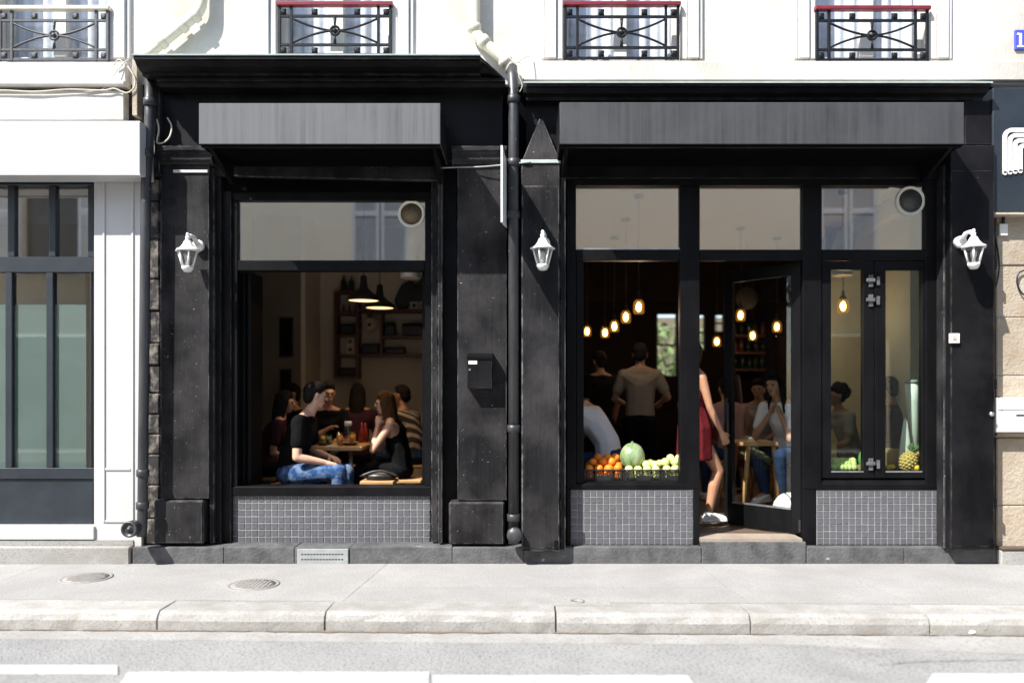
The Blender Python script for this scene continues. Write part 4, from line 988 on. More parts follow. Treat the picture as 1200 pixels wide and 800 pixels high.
def hand(hulls, wr, el, curl=.5, side=1, spread=1.0, back=None):
    wr = Vector(wr); d = (wr - Vector(el)).normalized()
    up = Vector(back) if back else Vector((0, 0, 1)) if abs(d.z) < .8 else Vector((side, 0, 0))
    s = d.cross(up).normalized(); up = s.cross(d).normalized()
    palm = wr + d * .05
    hulls.append([(wr, .023), (palm + s * .024 + d * .035, .014), (palm - s * .024 + d * .035, .014), (palm - s * .022, .015), (palm + s * .022, .015)])
    for k, (o_, L_) in enumerate(((-.03, .062), (-.0105, .074), (.0105, .07), (.03, .055))):
        b = palm + d * .035 + s * o_
        c_ = b + (d * math.cos(curl * .6) - up * math.sin(curl * .6) + s * o_ * 3 * spread).normalized() * L_ * .55
        e = c_ + (d * math.cos(curl * 1.6) - up * math.sin(curl * 1.6) + s * o_ * 2 * spread).normalized() * L_ * .5
        hulls.append([(b, .0095), (c_, .0088)]); hulls.append([(c_, .0088), (e, .0075)])
    b = palm - s * .026 * side - d * .015
    c_ = b + (d * .6 - s * side * .7 - up * .4).normalized() * .038; e = c_ + (d * .9 - s * side * .2 - up * .4).normalized() * .03
    hulls.append([(b, .013), (c_, .0105)]); hulls.append([(c_, .0105), (e, .009)])

def person(label, loc, rz, J, skin, top, bottom, hairm, hairs, fem=False, sleeve='short', dress=False, shoe='shoe', vox=.0085, sc=1.0,
           hy=0, hp=0, curl=(.6, .6), legs=True, bare_legs=False, hback=(None, None), glasses=False):
    t = thing('person', loc, label, 'person'); t.rotation_euler.z = rz; t.scale = (sc,) * 3
    V = {k: Vector(v) for k, v in J.items()}
    g = .9 if fem else 1.0
    pel, wai, che, nec, hed = V['pel'], V['wai'], V['che'], V['nec'], V['hed']
    body = []
    P_ = (.155 if not fem else .16, .115, .10); Wt = (.135 * g, .10 * g, .09); C_ = (.155 * g, .115 * g, .13)
    body += [[(pel, P_), (wai, Wt)], [(wai, Wt), (che, C_)], [(che, C_), (V['sl'], .052 * g), (V['sr'], .052 * g)], [(V['sl'], .05 * g), (V['sr'], .05 * g), (nec, .055)],
             [(nec - Vector((0, 0, .02)), .056 * g), (hed + Vector((0, -.015, -.07)), .05 * g)]]
    for s, sd in (('l', -1), ('r', 1)):
        sh, el, wr = V['s' + s], V['e' + s], V['w' + s]
        body += [[(sh, .052 * g), (sh.lerp(el, .5), .046 * g), (el, .038 * g)], [(el, .038 * g), (el.lerp(wr, .35), .038 * g), (wr, .025 * g)]]
        hand(body, wr, el, curl[0 if s == 'l' else 1], sd, back=hback[0 if s == 'l' else 1])
        if legs:
            hp_, kn, an, to = V['h' + s], V['k' + s], V['a' + s], V['t' + s]
            body += [[(hp_, .085), (hp_.lerp(kn, .5), .073), (kn, .054)], [(kn, .054), (kn.lerp(an, .35) + Vector((0, -.012, 0)), .053), (an, .034)],
                     [(an, .036), (an - (to - an).normalized() * .035 - Vector((0, 0, .035)), .03), (to, .026)]]
    HM = Matrix.Translation(hed) @ Matrix.Rotation(hy, 4, 'Z') @ Matrix.Rotation(hp, 4, 'X')
    def hd(c, r): return (Vector(c), r, HM)
    body += [[hd((0, -.012, .03), (.074, .092, .085)), hd((0, .03, .01), (.066, .06, .07))], [hd((0, .03, .0), (.064, .06, .05)), hd((0, .048, -.075), (.034, .03, .022)), hd((0, 0, -.05), (.056, .05, .03))],
             [hd((0, .088, .022), (.008, .012, .01)), hd((0, .108, -.014), (.013, .012, .010))], [hd((-.03, .082, .034), (.018, .01, .007)), hd((.03, .082, .034), (.018, .01, .007))],
             [hd((-.016, .085, -.047), (.008, .008, .008)), hd((.016, .085, -.047), (.008, .008, .008))]]
    for s_ in (-1, 1): body.append([hd((s_ * .078, -.008, .018), (.009, .017, .02)), hd((s_ * .074, -.004, -.02), (.007, .011, .012))])
    bo = blob('body', body, skin, t, vox, 3)
    for s_ in (-1, 1):
        e = MB().ball((0, 0, 0), (.0125, .010, .009), 10, 6); e.v = [HM @ (p + Vector((s_ * .03, .083, .016))) for p in e.v]
        o = e.build('eye', 'eye', None, 0, 1, (0, 0, 0)); o.parent = bo
    e = MB().ball((0, 0, 0), (.022, .007, .007), 10, 6); e.v = [HM @ (p + Vector((0, .090, -.048))) for p in e.v]
    o = e.build('lips', 'lip', None, 0, 1, (0, 0, 0)); o.parent = bo
    if glasses:
        e = MB()
        for s_ in (-1, 1):
            e.tube([(s_ * .033 + .024 * math.cos(a), .102, .016 + .02 * math.sin(a)) for a in [i * math.pi / 7 for i in range(15)]], .0025, 5)
            e.tube([(s_ * .057, .1, .02), (s_ * .08, -.01, .02)], .0025, 5)
        e.tube([(-.009, .104, .02), (.009, .104, .02)], .0025, 5); e.v = [HM @ p for p in e.v]
        o = e.build('glasses', 'dark', None, 0, 1, (0, 0, 0)); o.parent = t
    # hair
    hh = [[hd((0, -.022, .048), (.083, .094, .088)), hd((0, .02, .09), (.07, .06, .04))], [hd((0, -.06, .0), (.076, .05, .07))]]
    if hairs == 'short': hh += [[hd((0, .055, .10), (.06, .03, .028)), hd((0, 0, .11), (.07, .07, .035))], [hd((s_ * .0, -.02, .06), (.086, .06, .05)) for s_ in (0,)]]
    if hairs == 'curly':
        rg = random.Random(11)
        for k in range(34):
            a = rg.uniform(0, 6.28); b = rg.uniform(-.25, 1.3); hh.append([hd((.088 * math.cos(a) * math.cos(b), -.03 + .1 * math.sin(a) * math.cos(b) * (1 if math.sin(a) < 0 else .55), .05 + .1 * math.sin(b)), .032)])
        hh.append([hd((0, -.11, .03), .055), hd((0, -.13, .06), .05)])
    if hairs in ('long', 'longf'):
        Lh = .36 if hairs == 'long' else .26
        inv = HM.inverted()
        b0 = hed + Vector((0, -.085, -.08)); b1 = V['nec'] + Vector((0, -.10, -Lh))
        hh += [[hd((0, -.055, .02), (.082, .06, .08)), (b0, (.085, .045, .05))], [(b0, (.085, .045, .05)), (b1, (.075, .028, .05))]]
        for s_ in (-1, 1):
            hh.append([hd((s_ * .072, .0, .02), (.02, .05, .06)), (V['nec'] + Vector((s_ * .075, -.02, -.02)), (.022, .04, .04)), (V['nec'] + Vector((s_ * .08, -.01, -.16 if hairs == 'longf' else -.05)), (.02, .03, .04))])
        hh += [[hd((0, .05, .10), (.055, .03, .025)), hd((0, 0, .115), (.06, .06, .03))]]
    blob('hair', hh, hairm, t, .010, 3)
    # top
    ex = .014
    def E(r, k=ex): return tuple(a + k for a in r) if isinstance(r, tuple) else r + k
    tp = [[(wai - Vector((0, 0, .10)) + (pel - wai) * .35, E(P_, .008)), (wai, E(Wt, .02))], [(wai, E(Wt, .02)), (che, E(C_))]]
    if sleeve != 'strap':
        tp += [[(che, E(C_)), (V['sl'], E(.052 * g)), (V['sr'], E(.052 * g))], [(V['sl'], .06 * g), (V['sr'], .06 * g), (nec - Vector((0, .005, .045)), .068)]]
    else:
        for s_, sh in ((-1, V['sl']), (1, V['sr'])):
            q = che.lerp(sh, .5); a = Vector((s_ * .085, che.y + .10, che.z + .07)); b = Vector((s_ * .08, che.y - .02, nec.z - .01)); c_ = Vector((s_ * .075, che.y - .105, che.z + .05))
            tp += [[(a, .012), (b, .011)], [(b, .011), (c_, .012)]]
    for s in 'lr':
        sh, el, wr = V['s' + s], V['e' + s], V['w' + s]
        if sleeve == 'short': tp.append([(sh, E(.052 * g)), (sh.lerp(el, .62), (.062 * g,) * 3)])
        if sleeve == 'long': tp += [[(sh, E(.052 * g)), (el, .054 * g)], [(el, .054 * g), (wr, .037 * g)]]
    if dress:
        hem = pel + Vector((0, .0, -.30)); tp += [[(wai, E(Wt, .022)), (pel, E(P_, .045))], [(pel, E(P_, .045)), (hem, (.215, .175, .02))]]
    to_ = blob('dress' if dress else 'shirt', tp, top, t, .010, 3)
    if legs and not bare_legs:
        bt = [[(pel, E(P_, .012)), (pel + (wai - pel) * .35, E(Wt, .015))]]
        for s in 'lr':
            hp_, kn, an = V['h' + s], V['k' + s], V['a' + s]
            bt += [[(pel, .11), (hp_, .1)], [(hp_, .102), (hp_.lerp(kn, .5), .088), (kn, .069)], [(kn, .069), (kn.lerp(an, .4), .066), (an + Vector((0, 0, .03)), .053)]]
        blob('trousers', bt, bottom, t, .012, 3)
    if legs:
        for s in 'lr':
            an, to = V['a' + s], V['t' + s]; d = (to - an); d.z = 0; d.normalize(); f0 = Vector((an.x, an.y, 0))
            zf = an.z - .085
            f0.z = zf
            sh_ = [[(an - Vector((0, 0, .01)), .046), (f0 - d * .05 + Vector((0, 0, .035)), .038)], [(an - Vector((0, 0, .02)), .043), (f0 + d * .15 + Vector((0, 0, .034)), (.042, .042, .03))],
                   [(f0 - d * .055 + Vector((0, 0, .018)), (.04, .04, .016)), (f0 + d * .165 + Vector((0, 0, .016)), (.045, .045, .014))]]
            blob('shoe', sh_, shoe, t, .008, 2)
    return t

def seated(seat=.42, lean=.1, side=0, kn=.45, head=(0, 0)):
    p = seat + .085
    J = dict(pel=(0, 0, p), wai=(side * .3, lean * .25 - .01, p + .19), che=(side * .7, lean * .7, p + .37), nec=(side, lean + .02, p + .535), hed=(side + head[0], lean + .055 + head[1], p + .685),
             sl=(side - .175, lean * .95, p + .47), sr=(side + .175, lean * .95, p + .47),
             hl=(-.09, .02, p - .01), hr=(.09, .02, p - .01), kl=(-.13, kn, p + .01), kr=(.13, kn, p + .01), al=(-.13, kn - .02, .09), ar=(.13, kn - .02, .09), tl=(-.14, kn + .14, .03), tr=(.14, kn + .14, .03))
    J.update(el=(side - .22, lean + .05, p + .2), er=(side + .22, lean + .05, p + .2), wl=(-.12, .3, p + .12), wr=(.12, .3, p + .12))
    return J
def standing(h=1.75):
    k = h / 1.75
    J = dict(pel=(0, 0, .93), wai=(0, .01, 1.12), che=(0, .01, 1.30), nec=(0, 0, 1.475), hed=(0, .035, 1.625), sl=(-.18, 0, 1.41), sr=(.18, 0, 1.41),
             hl=(-.09, 0, .90), hr=(.09, 0, .90), kl=(-.1, .02, .49), kr=(.1, .02, .49), al=(-.1, -.02, .09), ar=(.1, -.02, .09), tl=(-.12, .13, .03), tr=(.12, .13, .03),
             el=(-.23, -.02, 1.12), er=(.23, -.02, 1.12), wl=(-.22, .06, .87), wr=(.22, .06, .87))
    return J
E90 = math.pi / 2
# man in black tee, side-on at the open window
J = seated(.37, .13, 0, .47, (0, .03)); J.update(er=(.24, .12, .62), wr=(.17, .35, .57), el=(-.24, .14, .64), wl=(-.14, .30, .60), kr=(.17, .47, .49), hr=(.1, .02, .46))
person('man in black tee and bleached jeans seated side-on at open window', (X(341, .72), .72, FZ), -E90, J, 'skin', 'tee_black', 'denim_wash', 'hair_black', 'short', curl=(.6, .35), vox=.0075, hp=-.12, sc=1.03, hy=.55)
# woman in black strappy top, hand to mouth
J = seated(.40, .10, 0, .42, (0, .02)); J.update(el=(-.19, .27, .70), wl=(-.08, .24, .95), er=(.19, .27, .68), wr=(.06, .24, .93))
person('woman in black strappy top holding a hand to her mouth', (X(471, 1.25), 1.25, FZ), E90, J, 'skin', 'tee_black', 'tee_black', 'hair_ombre', 'longf', True, 'strap', sc=.94, vox=.0075, hp=-.05, curl=(1.1, 1.1))
# woman in dark dress behind the man
J = seated(.42, .16, 0); J.update(er=(.23, .12, .68), wr=(.2, .30, .62))
person('woman in dark short-sleeved top with bare arm beside the man in black tee', (X(309, 1.25), 1.25, FZ), -E90 + .2, J, 'skin3', 'tee_dark', 'tee_black', 'hair_black', 'long', True, 'short', sc=.93, hp=-.1)
# man with glasses across the table
J = seated(.43, .16, 0); J.update(er=(.24, .25, .70), wr=(.06, .32, .82), el=(-.24, .22, .68), wl=(-.1, .38, .72))
person('dark-haired man with glasses facing over the dining table', (X(378, 2.0), 2.0, FZ), math.pi + .5, J, 'skin3', 'tee_black', 'denim', 'hair_black', 'short', hp=-.1, glasses=True)
J = seated(.42, .06, 0)
person('dark-haired diner half hidden behind the man in black tee', (X(353, 2.3), 2.3, FZ), 2.2, J, 'skin3', 'tee_black', 'denim', 'hair_black', 'short')
J = seated(.42, .05, 0)
person('long black-haired woman with her back turned below the shelves', (X(418, 2.45), 2.45, FZ), .1, J, 'skin2', 'tee_dark', 'tee_black', 'hair_black', 'long', True)
J = seated(.43, .14, 0)
person('person in striped shirt behind the woman in strappy top', (X(487, 2.3), 2.3, FZ), E90 - .5, J, 'skin3', 'striped', 'denim', 'hair_black', 'short', sleeve='long', sc=.98)

# bar room
J = seated(.47, .28, 0, .42, (0, .10)); J.update(er=(.2, .44, .78), wr=(.12, .5, .96), el=(-.22, .40, .76), wl=(-.12, .5, .92))
person('person in white tee bent forward behind the orange crate', (X(718, .98), .98, FZ), E90 - .55, J, 'skin2', 'tee_white', 'denim', 'hair_black', 'short', hp=-.5)
J = standing()
J.update(er=(.30, .02, 1.17), wr=(.24, .24, 1.12), el=(-.28, .04, 1.15), wl=(-.18, .26, 1.1))
person('person standing with back turned in sand coloured tee', (X(750, 2.05), 2.05, FZ), -.15, J, 'skin3', 'tee_tan', 'tee_black', 'hair_black', 'short')
J = standing()
person('person in black tee standing beside the sand tee wearer', (X(704, 2.7), 2.7, FZ), .5, J, 'skin3', 'tee_black', 'tee_black', 'hair_black', 'short', sc=.97)
# woman in the doorway
J = standing(); J.update(kr=(.07, .225, .52), ar=(.07, .13, .115), tr=(.07, .28, .04), kl=(-.09, -.0, .49), al=(-.09, -.12, .09), tl=(-.09, .03, .03),
                         sr=(.165, .03, 1.40), er=(.205, .09, 1.12), wr=(.20, .20, .90), pel=(0, .02, .93), wai=(0, .0, 1.11), che=(0, .02, 1.29), hed=(0, .0, 1.625), el=(-.27, -.03, 1.13), wl=(-.30, .02, .88))
person('woman in short brick red dress and white shoes stepping through the doorway', (X(812, .74), .74, FZ), -E90 + .12, J, 'skin2', 'dress_red', 'denim', 'hair_brown', 'long', True, 'strap', True, bare_legs=True, vox=.0075, sc=.965, curl=(.5, .5), hback=(None, (1, 0, 0)), hy=1.0)
# girl in white tee with hands at her face
J = seated(.55, .20, 0, .42, (0, .04)); J.update(el=(-.19, .34, .80), wl=(-.06, .29, 1.04), er=(.19, .34, .80), wr=(.06, .29, 1.04), al=(-.1, .30, .24), ar=(.1, .30, .24), tl=(-.12, .45, .20), tr=(.12, .45, .20))
person('girl in white tee resting her face on her hands behind the door', (X(925, 1.25), 1.25, FZ), E90 + .75, J, 'skin2', 'tee_white', 'denim', 'hair_black', 'longf', True, sc=.97, curl=(1.0, 1.0), hp=-.1)
J = seated(.50, .12, 0)
person('person in dusty pink tee with back turned on a red seat', (X(858, 2.0), 2.0, FZ), .15, J, 'skin2', 'tee_pink', 'denim', 'hair_black', 'short', sc=.98)
J = seated(.50, .1, 0)
person('person in pale top in the dark behind the girl in white tee', (X(893, 2.6), 2.6, FZ), 2.6, J, 'skin3', 'tee_pale', 'denim', 'hair_black', 'short', sc=.98)
# behind the casements
J = seated(.48, .12, 0); J.update(er=(.2, .28, .74), wr=(.1, .42, .80))
person('curly-haired woman in cream top behind the casement', (X(997, 1.75), 1.75, FZ), E90 + .15, J, 'skin3', 'tee_pale', 'tee_black', 'hair_black', 'curly', True, sc=.94)
J = seated(.50, .08, 0)
pm = person('man in plum printed tee with back turned behind the pineapple casement', (X(1054, 1.35), 1.35, FZ), .35, J, 'skin2', 'tee_dark', 'denim', 'hair_black', 'short', sc=.98)

# ------------------------------------------------------------------ furniture
def table(x0, x1, y0, y1, z, label, legs, th=.04):
    t = thing('table', ((x0 + x1) / 2, (y0 + y1) / 2, FZ), label, 'table')
    MB().box(x0, x1, y0, y1, z - th, z).build('table_top', 'wood', t, .006)
    for lx, ly in legs:
        MB().lathe([(.022, FZ + .015), (.022, z - th)], (lx, ly, 0), 12).build('leg', 'steel', t)
        MB().lathe([(.09, FZ), (.09, FZ + .012), (.02, FZ + .02)], (lx, ly, 0), 16).build('foot', 'steel', t)
    return t
tz = Z(523, .93)
tx0, tx1 = X(362, .93), X(424, .93)
table(tx0, tx1, .93, 1.75, tz, 'honey wood dining table with steel leg between the diners', [(X(411, 1.1), 1.1), (X(380, 1.6), 1.6)])
table(X(424, 1.35) + .01, X(470, 1.35) - .08, 1.45, 2.1, tz, 'second honey wood table behind the woman in strappy top', [(X(437, 1.7), 1.75)])
def stool(px, y, h, label, w=.34, round_=False):
    x = X(px, y); t = thing('stool', (x, y, FZ), label, 'stool'); z = FZ + h
    MB().box(x - w / 2, x + w / 2, y - w / 2, y + w / 2, z - .035, z).build('seat', 'wood', t, .008)
    for sx in (-1, 1):
        for sy in (-1, 1):
            MB().tube([(x + sx * w * .36, y + sy * w * .36, z - .036), (x + sx * w * .52, y + sy * w * .52, FZ)], [.02, .016], 8).build('leg', 'wood', t)
    MB().tube([(x - w * .46, y - w * .46, FZ + h * .4), (x + w * .46, y - w * .46, FZ + h * .4)], .011, 8).build('stretcher', 'wood', t)
    return t
st0 = stool(445, .62, Z(563, .5) - FZ, 'honey wood stool carrying a black bag by the open window', .30)
stool(339, .72, .375, 'wood stool under the man in black tee')
stool(309, 1.25, .40, 'wood stool under the woman in dark top')
stool(476, 1.25, .375, 'wood stool under the woman in strappy top')
stool(378, 2.0, .42, 'wood stool under the man with glasses')
stool(353, 2.3, .41, 'wood stool under the half hidden diner')
stool(418, 2.45, .41, 'wood stool under the long-haired woman')
stool(487, 2.3, .42, 'wood stool under the person in striped shirt')
stool(716, .98, .46, 'wood stool under the bent person in white tee')
stool(924, 1.25, .53, 'tall honey wood stool under the girl in white tee', .32)
stool(858, 2.0, .49, 'wood stool under the person in pink tee')
stool(893, 2.6, .49, 'wood stool under the person in pale top')
stool(997, 1.75, .45, 'wood stool under the curly-haired woman')
stool(1054, 1.35, .485, 'wood stool under the man in plum tee')
# high table with splayed wood legs behind the door
hx0, hy0 = X(893, 1.0), 1.0; hz = Z(517, 1.05)
ht = thing('high_table', (hx0, 1.1, FZ), 'small wooden table with splayed legs behind the door glass', 'table')
MB().box(hx0 - .26, hx0 + .13, .92, 1.42, hz - .035, hz).build('table_top', 'wood', ht, .006)
for sx, sy in ((-.14, .96), (.1, .96), (-.14, 1.38), (.1, 1.38)):
    MB().tube([(hx0 + sx, sy, hz - .036), (hx0 + sx + (.05 if sx > 0 else -.06), sy, FZ)], [.024, .02], 8).build('leg', 'wood', ht)
tag(MB().box(X(849, 1.62), X(882, 1.62), 1.62, 1.66, FZ + .45, Z(517, 1.62)).build('chair_back', 'bag_pink', None, .01), 'wine red chair back behind the pink tee wearer', 'chair')
# bag on the stool
zb_ = FZ + (Z(563, .5) - FZ)
bgx = X(445, .55); bag = thing('handbag', (bgx, .6, zb_), 'glossy black handbag lying on the wooden stool', 'handbag')
MB().lathe([(.001, .0), (.11, .0), (.15, .02), (.152, .045), (.11, .065), (.001, .07)], (bgx, .6, zb_), 20, 'z', 1.0, .7).build('pouch', 'dark', bag)
MB().tube([(bgx - .17 + .34 * i / 12, .52, zb_ + .035 + .05 * math.sin(math.pi * i / 12)) for i in range(13)], .010, 8).build('strap', 'dark', bag)
hm = thing('round_bag', (X(921, .5), .62, FZ), 'round white bag with dark straps on the floor behind the door', 'bag')
c = (X(925, .72), .72, FZ + .15)
MB().ball(c, (.15, .10, .15), 20, 14).build('pouch', 'paper', hm)
for a in (-.03, .045): MB().tube([(c[0] + a + .02 * math.sin(3 * q), c[1] - .102 * math.cos(q) , c[2] + .15 * math.sin(q)) for q in [i * math.pi / 12 - E90 for i in range(13)]], .006, 6).build('strap', 'dark', hm)
MB().tube([(c[0] + .148 * math.cos(q), c[1] - .095 * abs(math.sin(q)) , c[2] + .02) for q in [math.pi + i * math.pi / 12 for i in range(13)]], .006, 6).build('strap', 'dark', hm)

# tableware
def on_table(px, y): return X(px, y), y, tz
def tumbler(px, y, fill, h, label, r=.036, part=.8):
    x, y, z = on_table(px, y); t = thing('tumbler', (x, y, z), label, 'glass')
    MB().lathe([(r * .8, 0), (r, h), (r - .003, h), (r * .78, .006), (.001, .006)], (x, y, z), 16).build('cup', 'clear', t)
    MB().lathe([(r * .74, .008), (r * .92, h * part), (.001, h * part)], (x, y, z), 16).build('drink', fill, t)
tumbler(398, 1.05, 'juice', .125, 'glass of orange juice at the table edge', .034)
tumbler(413, 1.32, 'juice', .12, 'glass of orange juice beside the white-capped bottle')
tumbler(379, 1.3, 'lemon', .1, 'short glass of yellow drink on the dining table')
tumbler(385, 1.25, 'leaf', .09, 'short glass with greens on the dining table')
tumbler(372, 1.2, 'clear', .10, 'empty glass on the dining table', part=.3)
x, y, z = on_table(408, 1.35)
t = thing('water_bottle', (x, y, z), 'clear bottle with white cap on the dining table', 'bottle')
MB().lathe([(.036, 0), (.038, .02), (.038, .14), (.03, .165), (.026, .18)], (x, y, z), 16).build('body', 'clear', t); MB().lathe([(.036, .181), (.036, .225), (.001, .226)], (x, y, z), 16).build('cap', 'paper', t)
for px, y in ((424, 1.55), (428, 1.6)):
    x = X(px, y); tag(MB().lathe([(.03, 0), (.03, .12), (.012, .16), (.010, .2), (.001, .2)], (x, y, tz), 14).build('sauce_bottle', 'sauce'), 'red sauce bottle on the second table', 'bottle', 'sauce bottles')
for px, y, r_ in ((379, 1.12, .09), (410, 1.12, .085)):
    x = X(px, y); tag(MB().lathe([(.001, .006), (r_ * .5, .006), (r_, .022), (r_ + .003, .02), (r_ * .55, .0), (.001, .0)], (x, y, tz), 20).build('plate', 'ceramic'), 'dark glazed plate on the dining table', 'plate', 'dark plates')
tag(MB().box(X(384, 1.02), X(400, 1.02) - .02, .95, 1.03, tz, tz + .004).build('napkin', 'paper'), 'white paper napkin at the table edge', 'napkin')

# shelves with odds and ends
ysh = LYB - .2; sh = thing('wall_shelf', (X(440, ysh), ysh, Z(443, ysh)), 'dark red wooden wall shelf of open boxes full of oddments', 'shelf')
def board(a, b, c, d): MB().box(X(a, ysh), X(b, ysh), ysh, LYB - .003, Z(d, ysh), Z(c, ysh)).build('board', 'wood_dark', sh, .002)
for a, b, c, d in ((391, 395, 341, 443), (416.5, 420, 341, 443), (445, 448, 366, 414), (395.2, 416.3, 340, 343.5), (395.2, 416.3, 366, 369), (395.2, 416.3, 391.5, 394), (395.2, 416.3, 415, 418), (395.2, 416.3, 440, 443), (420.3, 500, 414.4, 417.5), (448.3, 500, 393, 396), (420.3, 500, 362, 365.6)): board(a, b, c, d)
for k, (px, py, h_) in enumerate(((401, 340, .19), (410, 340, .19))):
    z = Z(py, ysh) + .001; x = X(px, ysh)
    tag(MB().lathe([(.036, 0), (.038, .01), (.038, h_ * .6), (.014, h_ * .8), (.014, h_), (.001, h_)], (x, ysh + .09, z), 14).build('wine_bottle', 'bottle_glass'), 'dark green bottle on top of the wall shelf', 'bottle', 'bottles on the wall shelf')
for k in range(6):
    z = Z(366, ysh) + .001; x = X(397.5 + k * 3.4, ysh)
    tag(MB().lathe([(.012, 0), (.014, .07), (.006, .09), (.006, .11), (.001, .11)], (x, ysh + .08, z), 10).build('small_bottle', 'sauce' if k % 2 else 'cream_obj'), 'tiny bottle in the top box of the wall shelf', 'bottle', 'tiny bottles')
z = Z(414.4, ysh) + .001
u = thing('ukulele', (X(432, ysh), ysh + .08, z + .1), 'cream round-bodied banjo hanging among the shelf boxes', 'instrument')
MB().lathe([(.001, 0), (.09, .0), (.095, .012), (.09, .03), (.001, .032)], (X(432.5, ysh), ysh + .03, Z(380, ysh)), 24, 'y').build('body', 'cream_obj', u)
MB().lathe([(.02, -.004), (.001, -.0045)], (X(432.5, ysh), ysh + .03, Z(380, ysh)), 14, 'y').build('sound_hole', 'sauce', u)
MB().box(X(431, ysh), X(434, ysh), ysh + .025, ysh + .05, Z(371, ysh), Z(345, ysh)).build('neck', 'wood_dark', u)
for a, b, c, d, y_, z0 in ((405, 415, 394, 415, .02, 415), (480, 490, 366, 375, .02, 362), (491, 500, 366, 375, .02, 362)):
    x0, x1 = X(a, ysh), X(b, ysh); zz = Z(z0, ysh) + .001; hgt = (d - c) * (D + ysh) / F * .96
    q = thing('small_speaker', ((x0 + x1) / 2, ysh + .06, zz), 'cream box speaker with two dark cones in the shelf' if a == 405 else 'small cream box on top of the long shelf', 'speaker', None if a == 405 else 'cream boxes on the long shelf')
    MB().box(x0, x1, ysh + .02, ysh + .14, zz, zz + hgt).build('case', 'cream_obj', q, .003)
    for s_ in ((.27, .74) if a == 405 else (.5,)): MB().lathe([(.024, ysh + .016), (.001, ysh + .0155)], ((x0 + x1) / 2, 0, zz + hgt * s_), 14, 'y').build('cone', 'dark', q)
for a, b, h_, zr, lab in ((423, 443, .13, 414.4, 'black camera bag on the lower shelf board'), (450, 474, .085, 414.4, 'dark folded cloth stack on the lower shelf board'), (450, 462, .16, 393, 'dark jug on the middle shelf board'), (470, 496, .15, 393, 'black radio on the middle shelf board'), (397, 415, .1, 440, 'tangle of dark cables in the lowest shelf box'), (397, 414, .13, 391.5, 'dark tin in the shelf box')):
    zz = Z(zr, ysh) + .001; x0, x1 = X(a, ysh), X(b, ysh)
    tag(MB().prism([(ysh + .03, zz), (ysh + .03, zz + h_ * .8), (ysh + .06, zz + h_), (ysh + .13, zz + h_), (ysh + .15, zz)], x0, x1).build('shelf_item', 'dark', None, .015, 2), lab, 'shelf item')
# guitar case shapes leaning over the long shelf
for px, w, h_, lab in ((474, .13, .36, 'black rounded case leaning above the long shelf'), (492, .12, .40, 'second black rounded case leaning at the shelf end')):
    x = X(px, ysh); zz = Z(362, ysh) + .002
    tag(MB().poly([(x + w * math.cos(a) * (1 if math.sin(a) < 0 else .92) + .05 * math.sin(a), zz + h_ / 2 + h_ / 2 * math.sin(a)) for a in [i * math.pi / 12 for i in range(24)]], ysh + .09, ysh + .17).build('case', 'dark', None, .02, 2), lab, 'case')
# picture frames on the partition
yp_ = 2.59
for a, b, c, d, lab in ((327, 343, 372, 418, 'dark framed poster on the pale partition'), (328, 341, 432, 470, 'dark framed print low on the pale partition')):
    q = thing('picture_frame', (X((a + b) / 2, yp_), yp_, Z(d, yp_)), lab, 'picture'); MB().pbox(a, b, c, d, 2.575, .024).build('frame', 'dark', q, .003); MB().pbox(a + 1.5, b - 1.5, c + 2, d - 2, 2.571, .005).build('print', 'room_dark', q)
# bar counter, back shelf with bottles, wall plate
bc = thing('bar_counter', (X(905, 4.2), 4.4, FZ), 'dark wood bar counter deep in the doorway', 'counter')
MB().box(X(845, 4.2), RX1 - .02, 4.2, 4.75, FZ, FZ + 1.02).build('front', 'wood_dark', bc, .006); MB().box(X(843, 4.2), RX1 - .02, 4.15, 4.8, FZ + 1.021, FZ + 1.06).build('counter_top', 'wood_dark', bc, .006)
bsx = thing('bottle_shelf', (X(900, 6.3), 6.35, FZ), 'dark back-bar shelf lined with bottles', 'shelf')
for py in (392, 412, 432): MB().box(X(858, 6.3), X(1010, 6.3), 6.32, 6.58, Z(py, 6.3) - .03, Z(py, 6.3)).build('board', 'wood_dark', bsx)
rg = random.Random(9)
for py in (392, 412, 432):
    for k in range(12):
        px = 862 + k * 8 + rg.uniform(-1, 1); x = X(px, 6.4); z = Z(py, 6.3) + .001; h_ = rg.uniform(.2, .29)
        tag(MB().lathe([(.034, 0), (.034, h_ * .6), (.012, h_ * .8), (.012, h_), (.001, h_)], (x, 6.42, z), 10).build('bar_bottle', rg.choice(['bottle_glass', 'dark', 'bottle_glass', 'wood_dark'])), 'bottle standing on the %s back-bar board' % {392: 'top', 412: 'middle', 432: 'lowest'}[py], 'bottle', 'bottles on the %s back-bar board' % {392: 'top', 412: 'middle', 432: 'lowest'}[py])
tag(MB().lathe([(.001, 4.14), (.13, 4.14), (.15, 4.16), (.15, 4.18), (.12, 4.185)], (X(877, 4.1), 0, Z(349, 4.1)), 24, 'y').build('round_plaque', 'matte_black'), 'dark round plaque hanging in the doorway', 'plaque')
MB().tube([(X(877, 4.1), 4.17, Z(349, 4.1) + .14), (X(877, 4.1), 4.17, CZ)], .003, 5).build('cord', 'dark', bpy.data.objects['round_plaque']) 
# poster grid on the cream wall side behind transom
fp = thing('picture_frame', (RX1 - .6, 5.0, 2.2), 'framed print with rows of dark figures high behind the casement', 'picture')
MB().box(X(966, 3.2), X(1003, 3.2), 3.2, 3.23, Z(296, 3.2), Z(264, 3.2)).build('frame', 'shutter', fp, .004)
MB().box(X(968, 3.2), X(1001, 3.2), 3.19, 3.202, Z(295, 3.2), Z(267, 3.2)).build('print', 'room_dark', fp)
MB().tube([(X(984, 3.2), 3.21, Z(264, 3.2)), (X(984, 3.2), 3.21, CZ)], .004, 5).build('cord', 'dark', fp)

